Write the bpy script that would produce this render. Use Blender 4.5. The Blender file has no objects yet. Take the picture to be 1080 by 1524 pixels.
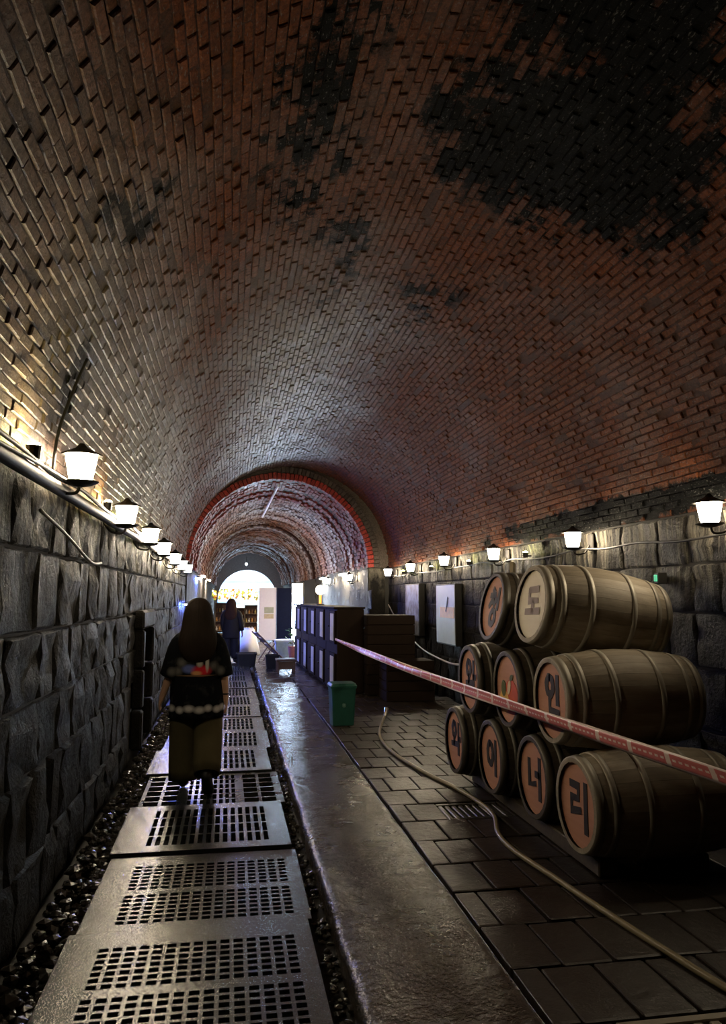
import bpy, bmesh, math, random
import numpy as np
from mathutils import Vector, Matrix
random.seed(7); rng = np.random.default_rng(7)
S = bpy.context.scene
COL = S.collection
PI = math.pi

# ------------------------------------------------------------------ camera
EYE = Vector((0, 0, 1.6)); FPX = 1130.0
YAW, PITCH = math.radians(9.732), math.radians(6.362)
cam_d = bpy.data.cameras.new('camera'); cam = bpy.data.objects.new('camera', cam_d); COL.objects.link(cam)
cam.location = EYE; cam.rotation_euler = (PI / 2 + PITCH, 0, -YAW)
cam_d.sensor_fit = 'HORIZONTAL'; cam_d.sensor_width = 36.0; cam_d.lens = 36.0 * FPX / 1080.0
cam_d.clip_start = 0.05; cam_d.clip_end = 200
S.camera = cam
# ------------------------------------------------------------------ world, exposure
W = bpy.data.worlds.new('world'); S.world = W; W.use_nodes = True
W.node_tree.nodes['Background'].inputs[0].default_value = (0.5, 0.55, 0.65, 1)
W.node_tree.nodes['Background'].inputs[1].default_value = 0.0
S.view_settings.view_transform = 'Standard'; S.view_settings.look = 'None'
S.view_settings.exposure = 0.12; S.view_settings.gamma = 1.0; S.view_settings.use_curve_mapping = False
LAMP = 150.0            # emission of a lantern shade

# ------------------------------------------------------------------ material helpers
class NT:
    def __init__(s, name):
        s.m = bpy.data.materials.new(name); s.m.use_nodes = True
        s.t = s.m.node_tree; s.b = s.t.nodes['Principled BSDF']; s.out = s.t.nodes['Material Output']
    def n(s, typ, **kw):
        nd = s.t.nodes.new(typ)
        for k, v in kw.items():
            if k.startswith('_'): setattr(nd, k[1:], v)
            else: s.set(nd.inputs[k.replace('__', ' ')], v)
        return nd
    def set(s, inp, v):
        if isinstance(v, bpy.types.NodeSocket): s.t.links.new(v, inp)
        elif isinstance(v, tuple) and inp.type == 'RGBA' and len(v) == 3: inp.default_value = (*v, 1)
        else: inp.default_value = v
    def pos(s, scale=(1, 1, 1), obj=False):
        if obj: o = s.n('ShaderNodeTexCoord').outputs['Object']
        else: o = s.n('ShaderNodeNewGeometry').outputs['Position']
        mp = s.n('ShaderNodeMapping'); s.set(mp.inputs['Vector'], o); mp.inputs['Scale'].default_value = scale
        return mp.outputs['Vector']
    def noise(s, vec, scale=1.0, detail=4.0, rough=0.6):
        nd = s.n('ShaderNodeTexNoise', Scale=scale, Detail=detail, Roughness=rough); s.set(nd.inputs['Vector'], vec); return nd.outputs['Fac']
    def ramp(s, fac, stops):
        nd = s.n('ShaderNodeValToRGB'); s.set(nd.inputs['Fac'], fac); el = nd.color_ramp.elements
        while len(el) < len(stops): el.new(0.5)
        for e, (p, c) in zip(el, stops):
            e.position = p; e.color = (c, c, c, 1) if not isinstance(c, tuple) else (*c, 1)
        return nd.outputs['Color']
    def math(s, op, a, b=0.0, clamp=False):
        nd = s.n('ShaderNodeMath', _operation=op, _use_clamp=clamp); s.set(nd.inputs[0], a); s.set(nd.inputs[1], b); return nd.outputs[0]
    def mix(s, fac, a, b, blend='MIX'):
        nd = s.n('ShaderNodeMix', _data_type='RGBA', _blend_type=blend)
        s.set(nd.inputs[0], fac); s.set(nd.inputs[6], a); s.set(nd.inputs[7], b); return nd.outputs[2]
    def blob(s, centre, size, soft=0.5):
        v = s.n('ShaderNodeVectorMath', _operation='SUBTRACT'); s.set(v.inputs[0], s.n('ShaderNodeNewGeometry').outputs['Position']); v.inputs[1].default_value = centre
        d = s.n('ShaderNodeVectorMath', _operation='DIVIDE'); s.set(d.inputs[0], v.outputs[0]); d.inputs[1].default_value = size
        l = s.n('ShaderNodeVectorMath', _operation='LENGTH'); s.set(l.inputs[0], d.outputs[0])
        nd = s.n('ShaderNodeMapRange'); s.set(nd.inputs[0], l.outputs['Value'])
        nd.inputs[1].default_value = 1.0 + soft; nd.inputs[2].default_value = 1.0 - soft
        return nd.outputs[0]
    def bump(s, h, strength=0.3, dist=0.01):
        nd = s.n('ShaderNodeBump', Strength=strength, Distance=dist); s.set(nd.inputs['Height'], h); s.set(s.b.inputs['Normal'], nd.outputs[0])
    def fin(s, color=None, rough=None, metal=None, spec=None):
        if color is not None: s.set(s.b.inputs['Base Color'], color)
        if rough is not None: s.set(s.b.inputs['Roughness'], rough)
        if metal is not None: s.set(s.b.inputs['Metallic'], metal)
        if spec is not None: s.set(s.b.inputs['Specular IOR Level'], spec)
        return s.m
_cache = {}
def plain(name, c, rough=0.6, metal=0.0, var=0.35, scale=14.0, bump=0.15, spec=0.5):
    if name in _cache: return _cache[name]
    t = NT(name); v = t.pos(obj=True); f = t.noise(v, scale, 5)
    dark = tuple(x * (1 - var) for x in c); light = tuple(min(1, x * (1 + var)) for x in c)
    t.bump(f, bump, 0.01)
    _cache[name] = t.fin(t.mix(f, dark, light), rough, metal, spec); return _cache[name]
def glow(name, c, strength):
    t = NT(name); t.b.inputs['Base Color'].default_value = (*c, 1)
    t.b.inputs['Emission Color'].default_value = (*c, 1); t.b.inputs['Emission Strength'].default_value = strength
    return t.m

def brick_material(name, red, lime, lime_amount, soot_and_dark=(), limes=()):
    t = NT(name); p = t.pos()
    oi = t.n('ShaderNodeObjectInfo').outputs['Random']
    at = t.n('ShaderNodeAttribute', _attribute_name='tone').outputs['Fac']
    r = t.math('FRACT', t.math('ADD', oi, at))
    big = t.noise(p, 0.55, 5, 0.62); mid = t.noise(p, 2.3, 5, 0.65); fine = t.noise(p, 38, 5, 0.7)
    c = t.mix(r, tuple(x * 0.62 for x in red), tuple(x * 1.3 for x in red))
    c = t.mix(t.ramp(mid, [(0.40, 0.0), (0.72, 0.55)]), c, (red[0] * 1.5, red[1] * 1.25, red[2] * 1.1))
    lm = t.ramp(big, [(0.42, 0.0), (0.66, 1.0)])
    if limes:
        m = None
        for centre, size, soft in limes:
            k = t.blob(centre, size, soft); m = k if m is None else t.math('MAXIMUM', m, k)
        lm = t.math('MULTIPLY', t.math('ADD', m, t.math('MULTIPLY', t.math('SUBTRACT', big, 0.5), 1.2)), 1.0, True)
    c = t.mix(t.math('MULTIPLY', lm, lime_amount), c, lime)
    c = t.mix(t.ramp(fine, [(0.35, 0.65), (0.62, 0.0)]), c, (0.012, 0.009, 0.007))
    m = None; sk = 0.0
    for centre, size, soft, amt in soot_and_dark:
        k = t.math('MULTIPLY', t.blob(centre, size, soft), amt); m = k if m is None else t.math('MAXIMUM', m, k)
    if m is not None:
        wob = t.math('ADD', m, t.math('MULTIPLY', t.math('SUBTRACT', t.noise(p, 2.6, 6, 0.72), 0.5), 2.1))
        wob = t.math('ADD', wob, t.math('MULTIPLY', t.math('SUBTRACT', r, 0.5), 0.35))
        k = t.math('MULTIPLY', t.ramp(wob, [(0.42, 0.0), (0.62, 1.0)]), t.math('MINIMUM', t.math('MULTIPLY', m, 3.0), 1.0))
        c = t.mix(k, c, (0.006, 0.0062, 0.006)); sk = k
    fl = t.noise(t.pos((1, 0.4, 1)), 75, 3, 0.6)
    c = t.mix(t.math('MULTIPLY', t.ramp(fl, [(0.60, 0.0), (0.68, 1.0)]), 0.6), c, lime)  # pale flecks painted on to stand in for wet glints
    t.bump(fine, 0.7, 0.014)
    wet = t.math('MULTIPLY', lm, t.ramp(t.noise(p, 5, 4), [(0.25, 1.0), (0.75, 0.4)]))
    ro = t.n('ShaderNodeMapRange'); t.set(ro.inputs[0], wet); ro.inputs[3].default_value = 0.70; ro.inputs[4].default_value = 0.24
    sp = t.n('ShaderNodeMapRange'); t.set(sp.inputs[0], wet); sp.inputs[3].default_value = 0.12; sp.inputs[4].default_value = 0.6
    return t.fin(c, ro.outputs[0], 0.0, t.math('MULTIPLY', sp.outputs[0], t.math('SUBTRACT', 1.0, t.math('MULTIPLY', sk, 0.75))))

SOOT_AND_DARK = [((2.05, 4.15, 4.35), (0.85, 0.85, 0.8), 0.5, 1.0), ((1.75, 2.9, 4.45), (0.75, 0.8, 0.7), 0.5, 0.85),
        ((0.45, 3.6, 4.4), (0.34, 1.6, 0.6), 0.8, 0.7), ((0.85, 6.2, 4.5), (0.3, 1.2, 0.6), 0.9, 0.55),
        ((-0.55, 3.9, 3.6), (0.25, 0.35, 0.4), 0.9, 0.6), ((-0.9, 4.5, 2.85), (0.3, 0.18, 0.3), 0.6, 0.9),  # second blob: small dark patch on the vault above the first left lantern
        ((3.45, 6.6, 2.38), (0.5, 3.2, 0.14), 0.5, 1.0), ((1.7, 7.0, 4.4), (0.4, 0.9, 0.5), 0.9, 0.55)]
LIMES = [((0.75, 12.5, 4.2), (0.95, 6.0, 1.5), 0.6), ((-0.8, 7.0, 2.9), (0.75, 5.0, 0.95), 0.6)]
M_BRICK = brick_material('brick_vault', (0.165, 0.05, 0.015), (0.17, 0.163, 0.158), 0.92, SOOT_AND_DARK, LIMES)
M_BRICK2 = brick_material('brick_inner_vault', (0.30, 0.14, 0.09), (0.36, 0.28, 0.22), 0.9)
M_GREYB = brick_material('brick_grey', (0.10, 0.08, 0.07), (0.13, 0.12, 0.11), 0.9)
M_REDV = brick_material('brick_red_vault', (0.30, 0.06, 0.045), (0.26, 0.13, 0.11), 0.7)
M_RED = brick_material('brick_red_arch', (0.42, 0.055, 0.04), (0.30, 0.10, 0.09), 0.3)
M_MORTAR = brick_material('mortar', (0.075, 0.030, 0.015), (0.07, 0.065, 0.06), 0.8, SOOT_AND_DARK, LIMES)

def stone_material(name, base, streak, amount, zlo, zhi):
    t = NT(name); p = t.pos()
    oi = t.n('ShaderNodeObjectInfo').outputs['Random']
    fine = t.noise(p, 24, 6, 0.7); mid = t.noise(p, 3.5, 5)
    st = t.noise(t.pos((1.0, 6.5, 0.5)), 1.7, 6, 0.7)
    c = t.mix(oi, tuple(x * 0.7 for x in base), tuple(x * 1.35 for x in base))
    c = t.mix(t.ramp(mid, [(0.35, 0.7), (0.6, 0.0)]), c, tuple(x * 0.25 for x in base))
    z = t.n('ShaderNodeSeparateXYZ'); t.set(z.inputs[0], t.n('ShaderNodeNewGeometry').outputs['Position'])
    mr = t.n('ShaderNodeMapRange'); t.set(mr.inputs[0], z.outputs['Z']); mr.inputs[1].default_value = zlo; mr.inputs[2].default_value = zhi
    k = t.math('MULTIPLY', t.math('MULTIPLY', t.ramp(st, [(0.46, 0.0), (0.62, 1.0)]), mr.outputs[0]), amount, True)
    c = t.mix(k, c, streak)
    h = t.math('ADD', t.math('MULTIPLY', fine, 0.6), mid); t.bump(h, 0.9, 0.05)
    return t.fin(c, t.ramp(mid, [(0.3, 0.48), (0.7, 0.75)]), 0.0, 0.14)
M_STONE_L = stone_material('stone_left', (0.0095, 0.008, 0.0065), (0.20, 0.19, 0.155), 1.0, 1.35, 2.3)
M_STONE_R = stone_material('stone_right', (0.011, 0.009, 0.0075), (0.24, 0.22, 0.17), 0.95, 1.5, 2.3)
M_JOINT = plain('stone_joint', (0.02, 0.018, 0.016), 0.85, var=0.4, scale=5)

def wet_material(name, c, rlo, rhi, bscale, bstr, bdist, spec=0.6):
    t = NT(name); p = t.pos()
    a = t.noise(p, 2.2, 6, 0.65); f = t.noise(p, bscale, 6, 0.62); g = t.noise(p, bscale * 6, 3, 0.6)
    oi = t.n('ShaderNodeObjectInfo').outputs['Random']
    col = t.mix(a, tuple(x * 0.5 for x in c), tuple(x * 1.5 for x in c))
    col = t.mix(t.math('MULTIPLY', oi, 0.5), col, tuple(x * 0.5 for x in c))
    t.bump(t.math('ADD', f, t.math('MULTIPLY', g, 0.25)), bstr, bdist)
    return t.fin(col, t.ramp(a, [(0.3, rlo), (0.7, rhi)]), 0.0, spec)
M_SLAB = wet_material('wet_concrete', (0.040, 0.030, 0.021), 0.17, 0.32, 9, 0.55, 0.03)
M_PAVER = wet_material('wet_paver', (0.026, 0.018, 0.012), 0.28, 0.5, 14, 0.4, 0.02, 0.4)
M_GROUND = plain('dark_ground', (0.012, 0.011, 0.009), 0.7, var=0.5, scale=4, bump=0.5)
M_GRAVEL = wet_material('wet_gravel', (0.05, 0.045, 0.038), 0.1, 0.3, 30, 0.2, 0.01)

# ------------------------------------------------------------------ object helpers
def link(name, me, mat=None, parent=None, loc=None, rot=None, scale=None):
    o = bpy.data.objects.new(name, me); COL.objects.link(o)
    if mat is not None and me is not None and not me.materials: me.materials.append(mat)
    if parent is not None: o.parent = parent
    if loc is not None: o.location = loc
    if rot is not None: o.rotation_euler = rot
    if scale is not None: o.scale = scale
    return o
def tag(o, label=None, cat=None, group=None, kind=None):
    if label: o['label'] = label
    if cat: o['category'] = cat
    if group: o['group'] = group
    if kind: o['kind'] = kind
    return o
def thing(name, label, cat, loc=(0, 0, 0), rz=0.0, group=None):
    o = link(name, None, loc=loc, rot=(0, 0, rz)); o.empty_display_size = 0.1
    return tag(o, label, cat, group)
def copy_tree(o, parent=None):
    c = o.copy(); COL.objects.link(c); c.parent = parent
    for ch in list(o.children): copy_tree(ch, c)
    return c
class MB:
    def __init__(s): s.bm = bmesh.new()
    def box(s, c, d, rot=None, bevel=0.0, seg=1):
        r = bmesh.ops.create_cube(s.bm, size=1.0); vs = r['verts']
        M = Matrix.Translation(c) @ (rot.to_4x4() if rot is not None else Matrix.Identity(4)) @ Matrix.Diagonal((*d, 1))
        bmesh.ops.transform(s.bm, matrix=M, verts=vs)
        if bevel > 0:
            es = list({e for v in vs for e in v.link_edges})
            bmesh.ops.bevel(s.bm, geom=es, offset=bevel, segments=seg, affect='EDGES', profile=0.5)
        return s
    def lathe(s, prof, n=24, axis='Z', origin=(0, 0, 0), cap=True):
        rings = []
        for r, h in prof:
            ring = []
            for i in range(n):
                a = 2 * PI * i / n
                p = (r * math.cos(a), r * math.sin(a), h)
                if axis == 'X': p = (p[2], p[0], p[1])
                elif axis == 'Y': p = (p[0], p[2], p[1])
                ring.append(s.bm.verts.new(Vector(p) + Vector(origin)))
            rings.append(ring)
        for a, b in zip(rings, rings[1:]):
            for i in range(n): s.bm.faces.new((a[i], a[(i + 1) % n], b[(i + 1) % n], b[i]))
        if cap:
            s.bm.faces.new(rings[0][::-1]); s.bm.faces.new(rings[-1])
        return s
    def loft(s, rings, cap=True):
        vr = [[s.bm.verts.new(p) for p in r] for r in rings]; n = len(vr[0])
        for a, b in zip(vr, vr[1:]):
            for i in range(n): s.bm.faces.new((a[i], a[(i + 1) % n], b[(i + 1) % n], b[i]))
        if cap: s.bm.faces.new(vr[0][::-1]); s.bm.faces.new(vr[-1])
        return s
    def tube(s, pts, r, n=8):
        pts = [Vector(p) for p in pts]; rings = []
        prev = None
        for i, p in enumerate(pts):
            d = (pts[min(i + 1, len(pts) - 1)] - pts[max(i - 1, 0)]).normalized()
            u = prev if prev is not None else (Vector((0, 0, 1)) if abs(d.z) < 0.9 else Vector((1, 0, 0)))
            u = (u - d * u.dot(d)).normalized(); prev = u; v = d.cross(u)
            rr = r[i] if isinstance(r, (list, tuple)) else r
            rings.append([p + (u * math.cos(2 * PI * k / n) + v * math.sin(2 * PI * k / n)) * rr for k in range(n)])
        return s.loft(rings)
    def ico(s, c, r, sub=1, sc=(1, 1, 1)):
        v = bmesh.ops.create_icosphere(s.bm, subdivisions=sub, radius=1.0)['verts']
        bmesh.ops.transform(s.bm, matrix=Matrix.Translation(c) @ Matrix.Diagonal((r * sc[0], r * sc[1], r * sc[2], 1)), verts=v)
        return s
    def mesh(s, name, smooth=False):
        bmesh.ops.recalc_face_normals(s.bm, faces=s.bm.faces)
        me = bpy.data.meshes.new(name); s.bm.to_mesh(me); s.bm.free()
        if smooth:
            for p in me.polygons: p.use_smooth = True
        return me
    def build(s, name, mat, parent=None, loc=None, rot=None, smooth=False):
        return link(name, s.mesh(name, smooth), mat, parent, loc, rot)
def smooth_pts(P, per=8):
    P = [Vector(p) for p in P]; out = []
    for i in range(len(P) - 1):
        a, b, c, d = P[max(i - 1, 0)], P[i], P[i + 1], P[min(i + 2, len(P) - 1)]
        for k in range(per):
            t = k / per
            out.append(0.5 * ((2 * b) + (c - a) * t + (2 * a - 5 * b + 4 * c - d) * t * t + (3 * b - a - 3 * c + d) * t ** 3))
    out.append(P[-1]); return out
fwd = Vector((math.sin(YAW) * math.cos(PITCH), math.cos(YAW) * math.cos(PITCH), math.sin(PITCH)))
rgt = Vector((math.cos(YAW), -math.sin(YAW), 0)); upv = rgt.cross(fwd)
def in_view(p):
    """size and visibility score: which pieces show largest (used only to choose which are single objects)"""
    d = Vector(p) - EYE; z = d.dot(fwd)
    if z < 0.2: return 0
    x, y = 540 + FPX * d.dot(rgt) / z, 762 - FPX * d.dot(upv) / z
    return 1.0 / z if -20 < x < 1100 and -20 < y < 1544 else 0

# ================================================================== SETTING
CX1, R1, SPR = 1.25, 2.25, 2.25        # first vault
CX2, R2 = 1.04, 1.97                   # narrower vault beyond the red arch
CX3, R3 = 0.98, 1.93
Y1, Y2, Y3 = 17.0, 28.0, 46.0
XL = -1.0

def vault(name, cx, R, y0, y1, mat, seg=48, thick=0.25, spring=SPR):
    mb = MB(); inner = []; outer = []
    rows = [y0, y1]
    V = {}
    for j, y in enumerate(rows):
        for i in range(seg + 1):
            a = PI * i / seg
            V[0, j, i] = mb.bm.verts.new((cx + R * math.cos(a), y, spring + R * math.sin(a)))
            V[1, j, i] = mb.bm.verts.new((cx + (R + thick) * math.cos(a), y, spring + (R + thick) * math.sin(a)))
    for i in range(seg):
        for k in (0, 1): mb.bm.faces.new((V[k, 0, i], V[k, 0, i + 1], V[k, 1, i + 1], V[k, 1, i]))
        for j in (0, 1): mb.bm.faces.new((V[0, j, i], V[1, j, i], V[1, j, i + 1], V[0, j, i + 1]))
    return tag(mb.build(name, mat), kind='structure')

def brick_mesh(w, l, h, ch=0.006):
    mb = MB(); b = [(-w / 2, -l / 2), (w / 2, -l / 2), (w / 2, l / 2), (-w / 2, l / 2)]
    v0 = [mb.bm.verts.new((x, y, -h)) for x, y in b]
    v1 = [mb.bm.verts.new((x, y, -ch)) for x, y in b]
    v2 = [mb.bm.verts.new((x - math.copysign(ch, x), y - math.copysign(ch, y), 0)) for x, y in b]
    for A, B in ((v0, v1), (v1, v2)):
        for i in range(4): mb.bm.faces.new((A[i], A[(i + 1) % 4], B[(i + 1) % 4], B[i]))
    mb.bm.faces.new(v2)
    return mb.mesh('brick')
def lay_bricks(parent, cx, R, y0, y1, ncourse, blen, mat, singles, jitter=0.010, ring=0.0, tilt=0.05):
    w = PI * R / ncourse
    items = []
    nrow = int((y1 - y0) / blen)
    ringj = [random.gauss(0, ring) for _ in range(nrow + 2)]
    for c in range(ncourse):
        a = PI * (c + 0.5) / ncourse; off = (c % 2) * 0.5 * blen
        for r in range(nrow):
            y = y0 + off + (r + 0.5) * blen + random.uniform(-0.006, 0.006)
            if y + blen / 2 > y1 + 0.02: continue
            d = random.gauss(0, jitter) + ringj[r]
            if random.random() < 0.018: d += random.uniform(0.008, 0.02)
            d = max(-0.05, min(0.03, d))
            rad = R + d
            P = Vector((cx + rad * math.cos(a), y, SPR + rad * math.sin(a)))
            inw = Vector((-math.cos(a), 0, -math.sin(a))); yv = Vector((0, 1, 0)); tx = yv.cross(inw)
            M = Matrix((tx, yv, inw)).transposed()
            M = M @ Matrix.Rotation(random.gauss(0, tilt), 3, 'X') @ Matrix.Rotation(random.gauss(0, tilt * 1.3), 3, 'Y') @ Matrix.Rotation(random.gauss(0, 0.012), 3, 'Z')
            items.append((P, M))
    base = brick_mesh(w - 0.008, blen - 0.010, 0.055)
    order = sorted(range(len(items)), key=lambda i: -in_view(items[i][0]))
    single = set(order[:singles])
    base.materials.append(mat)
    bv = np.array([v.co[:] for v in base.vertices]); bf = [tuple(p.vertices) for p in base.polygons]
    verts = []; faces = []; tone = []
    n = 0
    for i, (P, M) in enumerate(items):
        if i in single:
            o = link('brick', base, None, parent); o.matrix_local = Matrix.Translation(P) @ M.to_4x4()
        else:
            verts.append(bv @ np.array(M).T + np.array(P)); faces += [tuple(k + n for k in f) for f in bf]; n += len(bv)
            tone += [random.random()] * len(bv)
    me = bpy.data.meshes.new('brickwork'); me.from_pydata(np.concatenate(verts).tolist(), [], faces)
    at = me.attributes.new('tone', 'FLOAT', 'POINT'); at.data.foreach_set('value', tone)
    o = link('brickwork', me, mat, parent); tag(o, kind='stuff')

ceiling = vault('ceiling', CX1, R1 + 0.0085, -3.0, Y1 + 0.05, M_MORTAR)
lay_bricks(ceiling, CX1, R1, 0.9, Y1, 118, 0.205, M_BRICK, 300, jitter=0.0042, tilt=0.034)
ceiling2 = vault('ceiling', CX2, R2 + 0.03, Y1, Y2 + 0.05, M_MORTAR)
lay_bricks(ceiling2, CX2, R2, Y1 + 0.08, Y1 + 3.4, 74, 0.30, M_REDV, 0, ring=0.03, tilt=0.03)
lay_bricks(ceiling2, CX2, R2, Y1 + 3.4, Y2, 74, 0.40, M_BRICK2, 0, ring=0.03, tilt=0.03)
ceiling3 = vault('ceiling', CX3, R3 + 0.03, Y2, Y3, M_MORTAR)
lay_bricks(ceiling3, CX3, R3, Y2 + 0.05, Y3, 50, 0.5, M_BRICK2, 0, ring=0.03, tilt=0.03)
# red brick arch face where the tunnel narrows
mb = MB()
seg = 64
V = {}
for i in range(seg + 1):
    a = PI * i / seg
    for j, y in enumerate((Y1 - 0.02, Y1 + 0.08)):
        V[j, 0, i] = mb.bm.verts.new((CX2 + R2 * math.cos(a), y, SPR + R2 * math.sin(a)))
        V[j, 1, i] = mb.bm.verts.new((CX1 + (R1 + 0.1) * math.cos(a), y, SPR + (R1 + 0.1) * math.sin(a)))
for i in range(seg):
    for j in (0, 1): mb.bm.faces.new((V[j, 0, i], V[j, 0, i + 1], V[j, 1, i + 1], V[j, 1, i]))
    for k in (0, 1): mb.bm.faces.new((V[0, k, i], V[0, k, i + 1], V[1, k, i + 1], V[1, k, i]))
arch = tag(mb.build('trim_1', M_GREYB), kind='structure')
vb = MB().box((0, 0, 0), (0.082, 0.16, 0.14), bevel=0.006).mesh('brick'); vb.materials.append(M_RED)
for i in range(66):
    a = PI * (i + 0.5) / 66; rr = R2 + 0.065 + random.uniform(-0.01, 0.008)
    link('brick', vb, None, arch, (CX2 + rr * math.cos(a), Y1 - 0.07 + random.uniform(-0.01, 0.01), SPR + rr * math.sin(a)), (0, PI / 2 - a, 0))

gb = vb.copy(); gb.materials.clear(); gb.materials.append(M_GREYB)
for i in range(74):
    a = PI * (i + 0.5) / 74; rr = R2 + 0.21 + random.uniform(-0.01, 0.01)
    if math.hypot(CX2 + (rr + 0.05) * math.cos(a) - CX1, (rr + 0.05) * math.sin(a)) < R1 - 0.01:
        link('brick', gb, None, arch, (CX2 + rr * math.cos(a), Y1 - 0.05 + random.uniform(-0.012, 0.012), SPR + rr * math.sin(a)), (0, PI / 2 - a, 0))
# ---- side walls of stone blocks
def stone_meshes(n, mat):
    out = []
    for k in range(n):
        bm = bmesh.new(); bmesh.ops.create_grid(bm, x_segments=5, y_segments=5, size=0.5)
        mp = lambda c: math.copysign(0.5 if abs(c) > 0.45 else (0.455 if abs(c) > 0.2 else 0.16), c)
        for v in bm.verts:
            ex = max(abs(v.co.x), abs(v.co.y)); v.co.x, v.co.y = mp(v.co.x), mp(v.co.y)
            if ex < 0.45:
                v.co.z = random.uniform(-0.45, 0.35); v.co.x += random.uniform(-0.025, 0.025); v.co.y += random.uniform(-0.025, 0.025)
            else: v.co.z = -0.8
        for f in bm.faces: f.smooth = True
        me = bpy.data.meshes.new('stone_block'); bm.to_mesh(me); bm.free(); me.materials.append(mat); out.append(me)
    return out
def lay_stones(parent, x, side, y0, y1, z0, z1, courses, lens, mat, skip=None):
    base = stone_meshes(9, mat); hs = [random.uniform(0.85, 1.15) for _ in range(courses)]; k = (z1 - z0) / sum(hs); z = z0
    for h in hs:
        h *= k; y = y0 - random.uniform(0, lens[0])
        while y < y1:
            l = random.uniform(*lens)
            l = min(l, y1 - y + 0.001)
            if l < 0.12: break
            c = Vector((x, y + l / 2, z + h / 2))
            if not (skip and skip(y, y + l, z, z + h)):
                o = link('stone_block', random.choice(base), None, parent)
                # local x -> world y, local y -> z, local z -> outwards (side)
                M = Matrix(((0, 0, side), (1, 0, 0), (0, 1, 0)))
                dep = random.uniform(0.03, 0.065)
                o.matrix_local = Matrix.Translation(c) @ M.to_4x4() @ Matrix.Diagonal((l - 0.003, h - 0.003, dep, 1))
            y += l
        z += h
NY0, NY1, NZ = 8.55, 9.55, 1.28      # dark refuge niche in the left wall
mb = MB()
mb.box((XL - 0.23, (NY0 - 3.0) / 2, 1.1), (0.4, NY0 + 3.0, 2.4)); mb.box((XL - 0.23, (NY1 + Y3) / 2, 1.1), (0.4, Y3 - NY1, 2.4))
mb.box((XL - 0.23, (NY0 + NY1) / 2, (NZ + 2.3) / 2), (0.4, NY1 - NY0, 2.3 - NZ)); mb.box((XL - 0.85, (NY0 + NY1) / 2, 0.9), (0.1, NY1 - NY0 + 0.4, 2.2))
mb.box((XL - 0.62, NY0 - 0.1, 0.9), (0.4, 0.2, 2.2)); mb.box((XL - 0.62, NY1 + 0.1, 0.9), (0.4, 0.2, 2.2)); mb.box((XL - 0.62, (NY0 + NY1) / 2, NZ + 0.1), (0.4, 1.2, 0.2))
wall_l = tag(mb.build('wall_left', M_JOINT), kind='structure')
skip = lambda a, b, c, d: b > NY0 + 0.03 and a < NY1 - 0.03 and c < NZ - 0.1
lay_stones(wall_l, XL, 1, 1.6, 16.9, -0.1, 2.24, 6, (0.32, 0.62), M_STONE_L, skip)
MB().box((XL + 0.0, 22.5, 1.07), (0.06, 11.0, 2.3)).build('stone_lining', M_STONE_L, wall_l)
# stones that frame the niche
for yy in (NY0 - 0.02, NY1 + 0.02):
    for zz in (0.2, 0.62, 1.04):
        MB().box((XL + 0.03, yy, zz), (0.12, 0.16, 0.40), bevel=0.02).build('stone_block', M_STONE_L, wall_l)
MB().box((XL + 0.03, (NY0 + NY1) / 2, NZ + 0.07), (0.12, 1.25, 0.2), bevel=0.025).build('lintel', M_STONE_L, wall_l)

XR1, XR2 = 3.5, 3.01
wall_r = tag(MB().box((XR1 + 0.23, 7.0, 1.1), (0.4, 20.0, 2.4)).build('wall_right', M_JOINT), kind='structure')
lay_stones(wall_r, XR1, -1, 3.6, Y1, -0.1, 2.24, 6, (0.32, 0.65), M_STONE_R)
wall_r2 = tag(MB().box((XR2 + 0.3, (Y1 + Y3) / 2, 1.1), (0.6, Y3 - Y1, 2.4)).build('wall_right', M_JOINT), kind='structure')
lay_stones(wall_r2, XR2, -1, Y1, 28.0, -0.1, 2.24, 5, (0.45, 0.8), M_STONE_R)
lay_pier = MB().box((XR2 + 0.2, Y1 - 0.03, 1.1), (0.4, 0.1, 2.3), bevel=0.02).build('stone_block', M_STONE_R, wall_r2)

# ---- floor
floor = tag(MB().box((1.25, 21.0, -0.22), (5.0, 50.0, 0.2)).build('floor', M_GROUND), kind='structure')
# wet rough concrete walkway slab between pallets and pavers
bm = bmesh.new(); nx, ny = 22, 300; y0, y1 = 1.6, 30.0; x0, x1 = 0.525, 1.21
from mathutils import noise as MN
G = [[bm.verts.new((x0 + (x1 - x0) * i / nx + (0.015 * MN.noise((0, y0 + (y1 - y0) * j / ny * 2.0, 3)) if i == 0 else 0), y0 + (y1 - y0) * j / ny,
      -0.005 + 0.010 * MN.noise((i * 0.11, (y0 + (y1 - y0) * j / ny) * 2.2, 0)) + 0.006 * MN.noise((i * 0.35, j * 0.6, 5)) - (0.02 if i in (0, nx) else 0))) for i in range(nx + 1)] for j in range(ny + 1)]
for j in range(ny):
    for i in range(nx): bm.faces.new((G[j][i], G[j][i + 1], G[j + 1][i + 1], G[j + 1][i]))
for i, s in ((0, 1), (nx, -1)):
    low = [bm.verts.new((G[j][i].co.x, G[j][i].co.y, -0.13)) for j in range(ny + 1)]
    for j in range(ny): bm.faces.new((G[j][i], G[j + 1][i], low[j + 1], low[j]))
for f in bm.faces: f.smooth = True
me = bpy.data.meshes.new('walkway_slab'); bm.to_mesh(me); bm.free()
link('walkway_slab', me, M_SLAB, floor)
# far floor beyond the pallets
MB().box((-0.25, 32.5, -0.065), (1.5, 27.0, 0.11)).build('concrete_slab', M_SLAB, floor)
MB().box((0.87, 38.0, -0.065), (0.70, 16.0, 0.11)).build('concrete_slab', M_SLAB, floor)
MB().box((2.25, 29.0, -0.065), (2.06, 34.0, 0.11)).build('concrete_slab', M_SLAB, floor)
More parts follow.
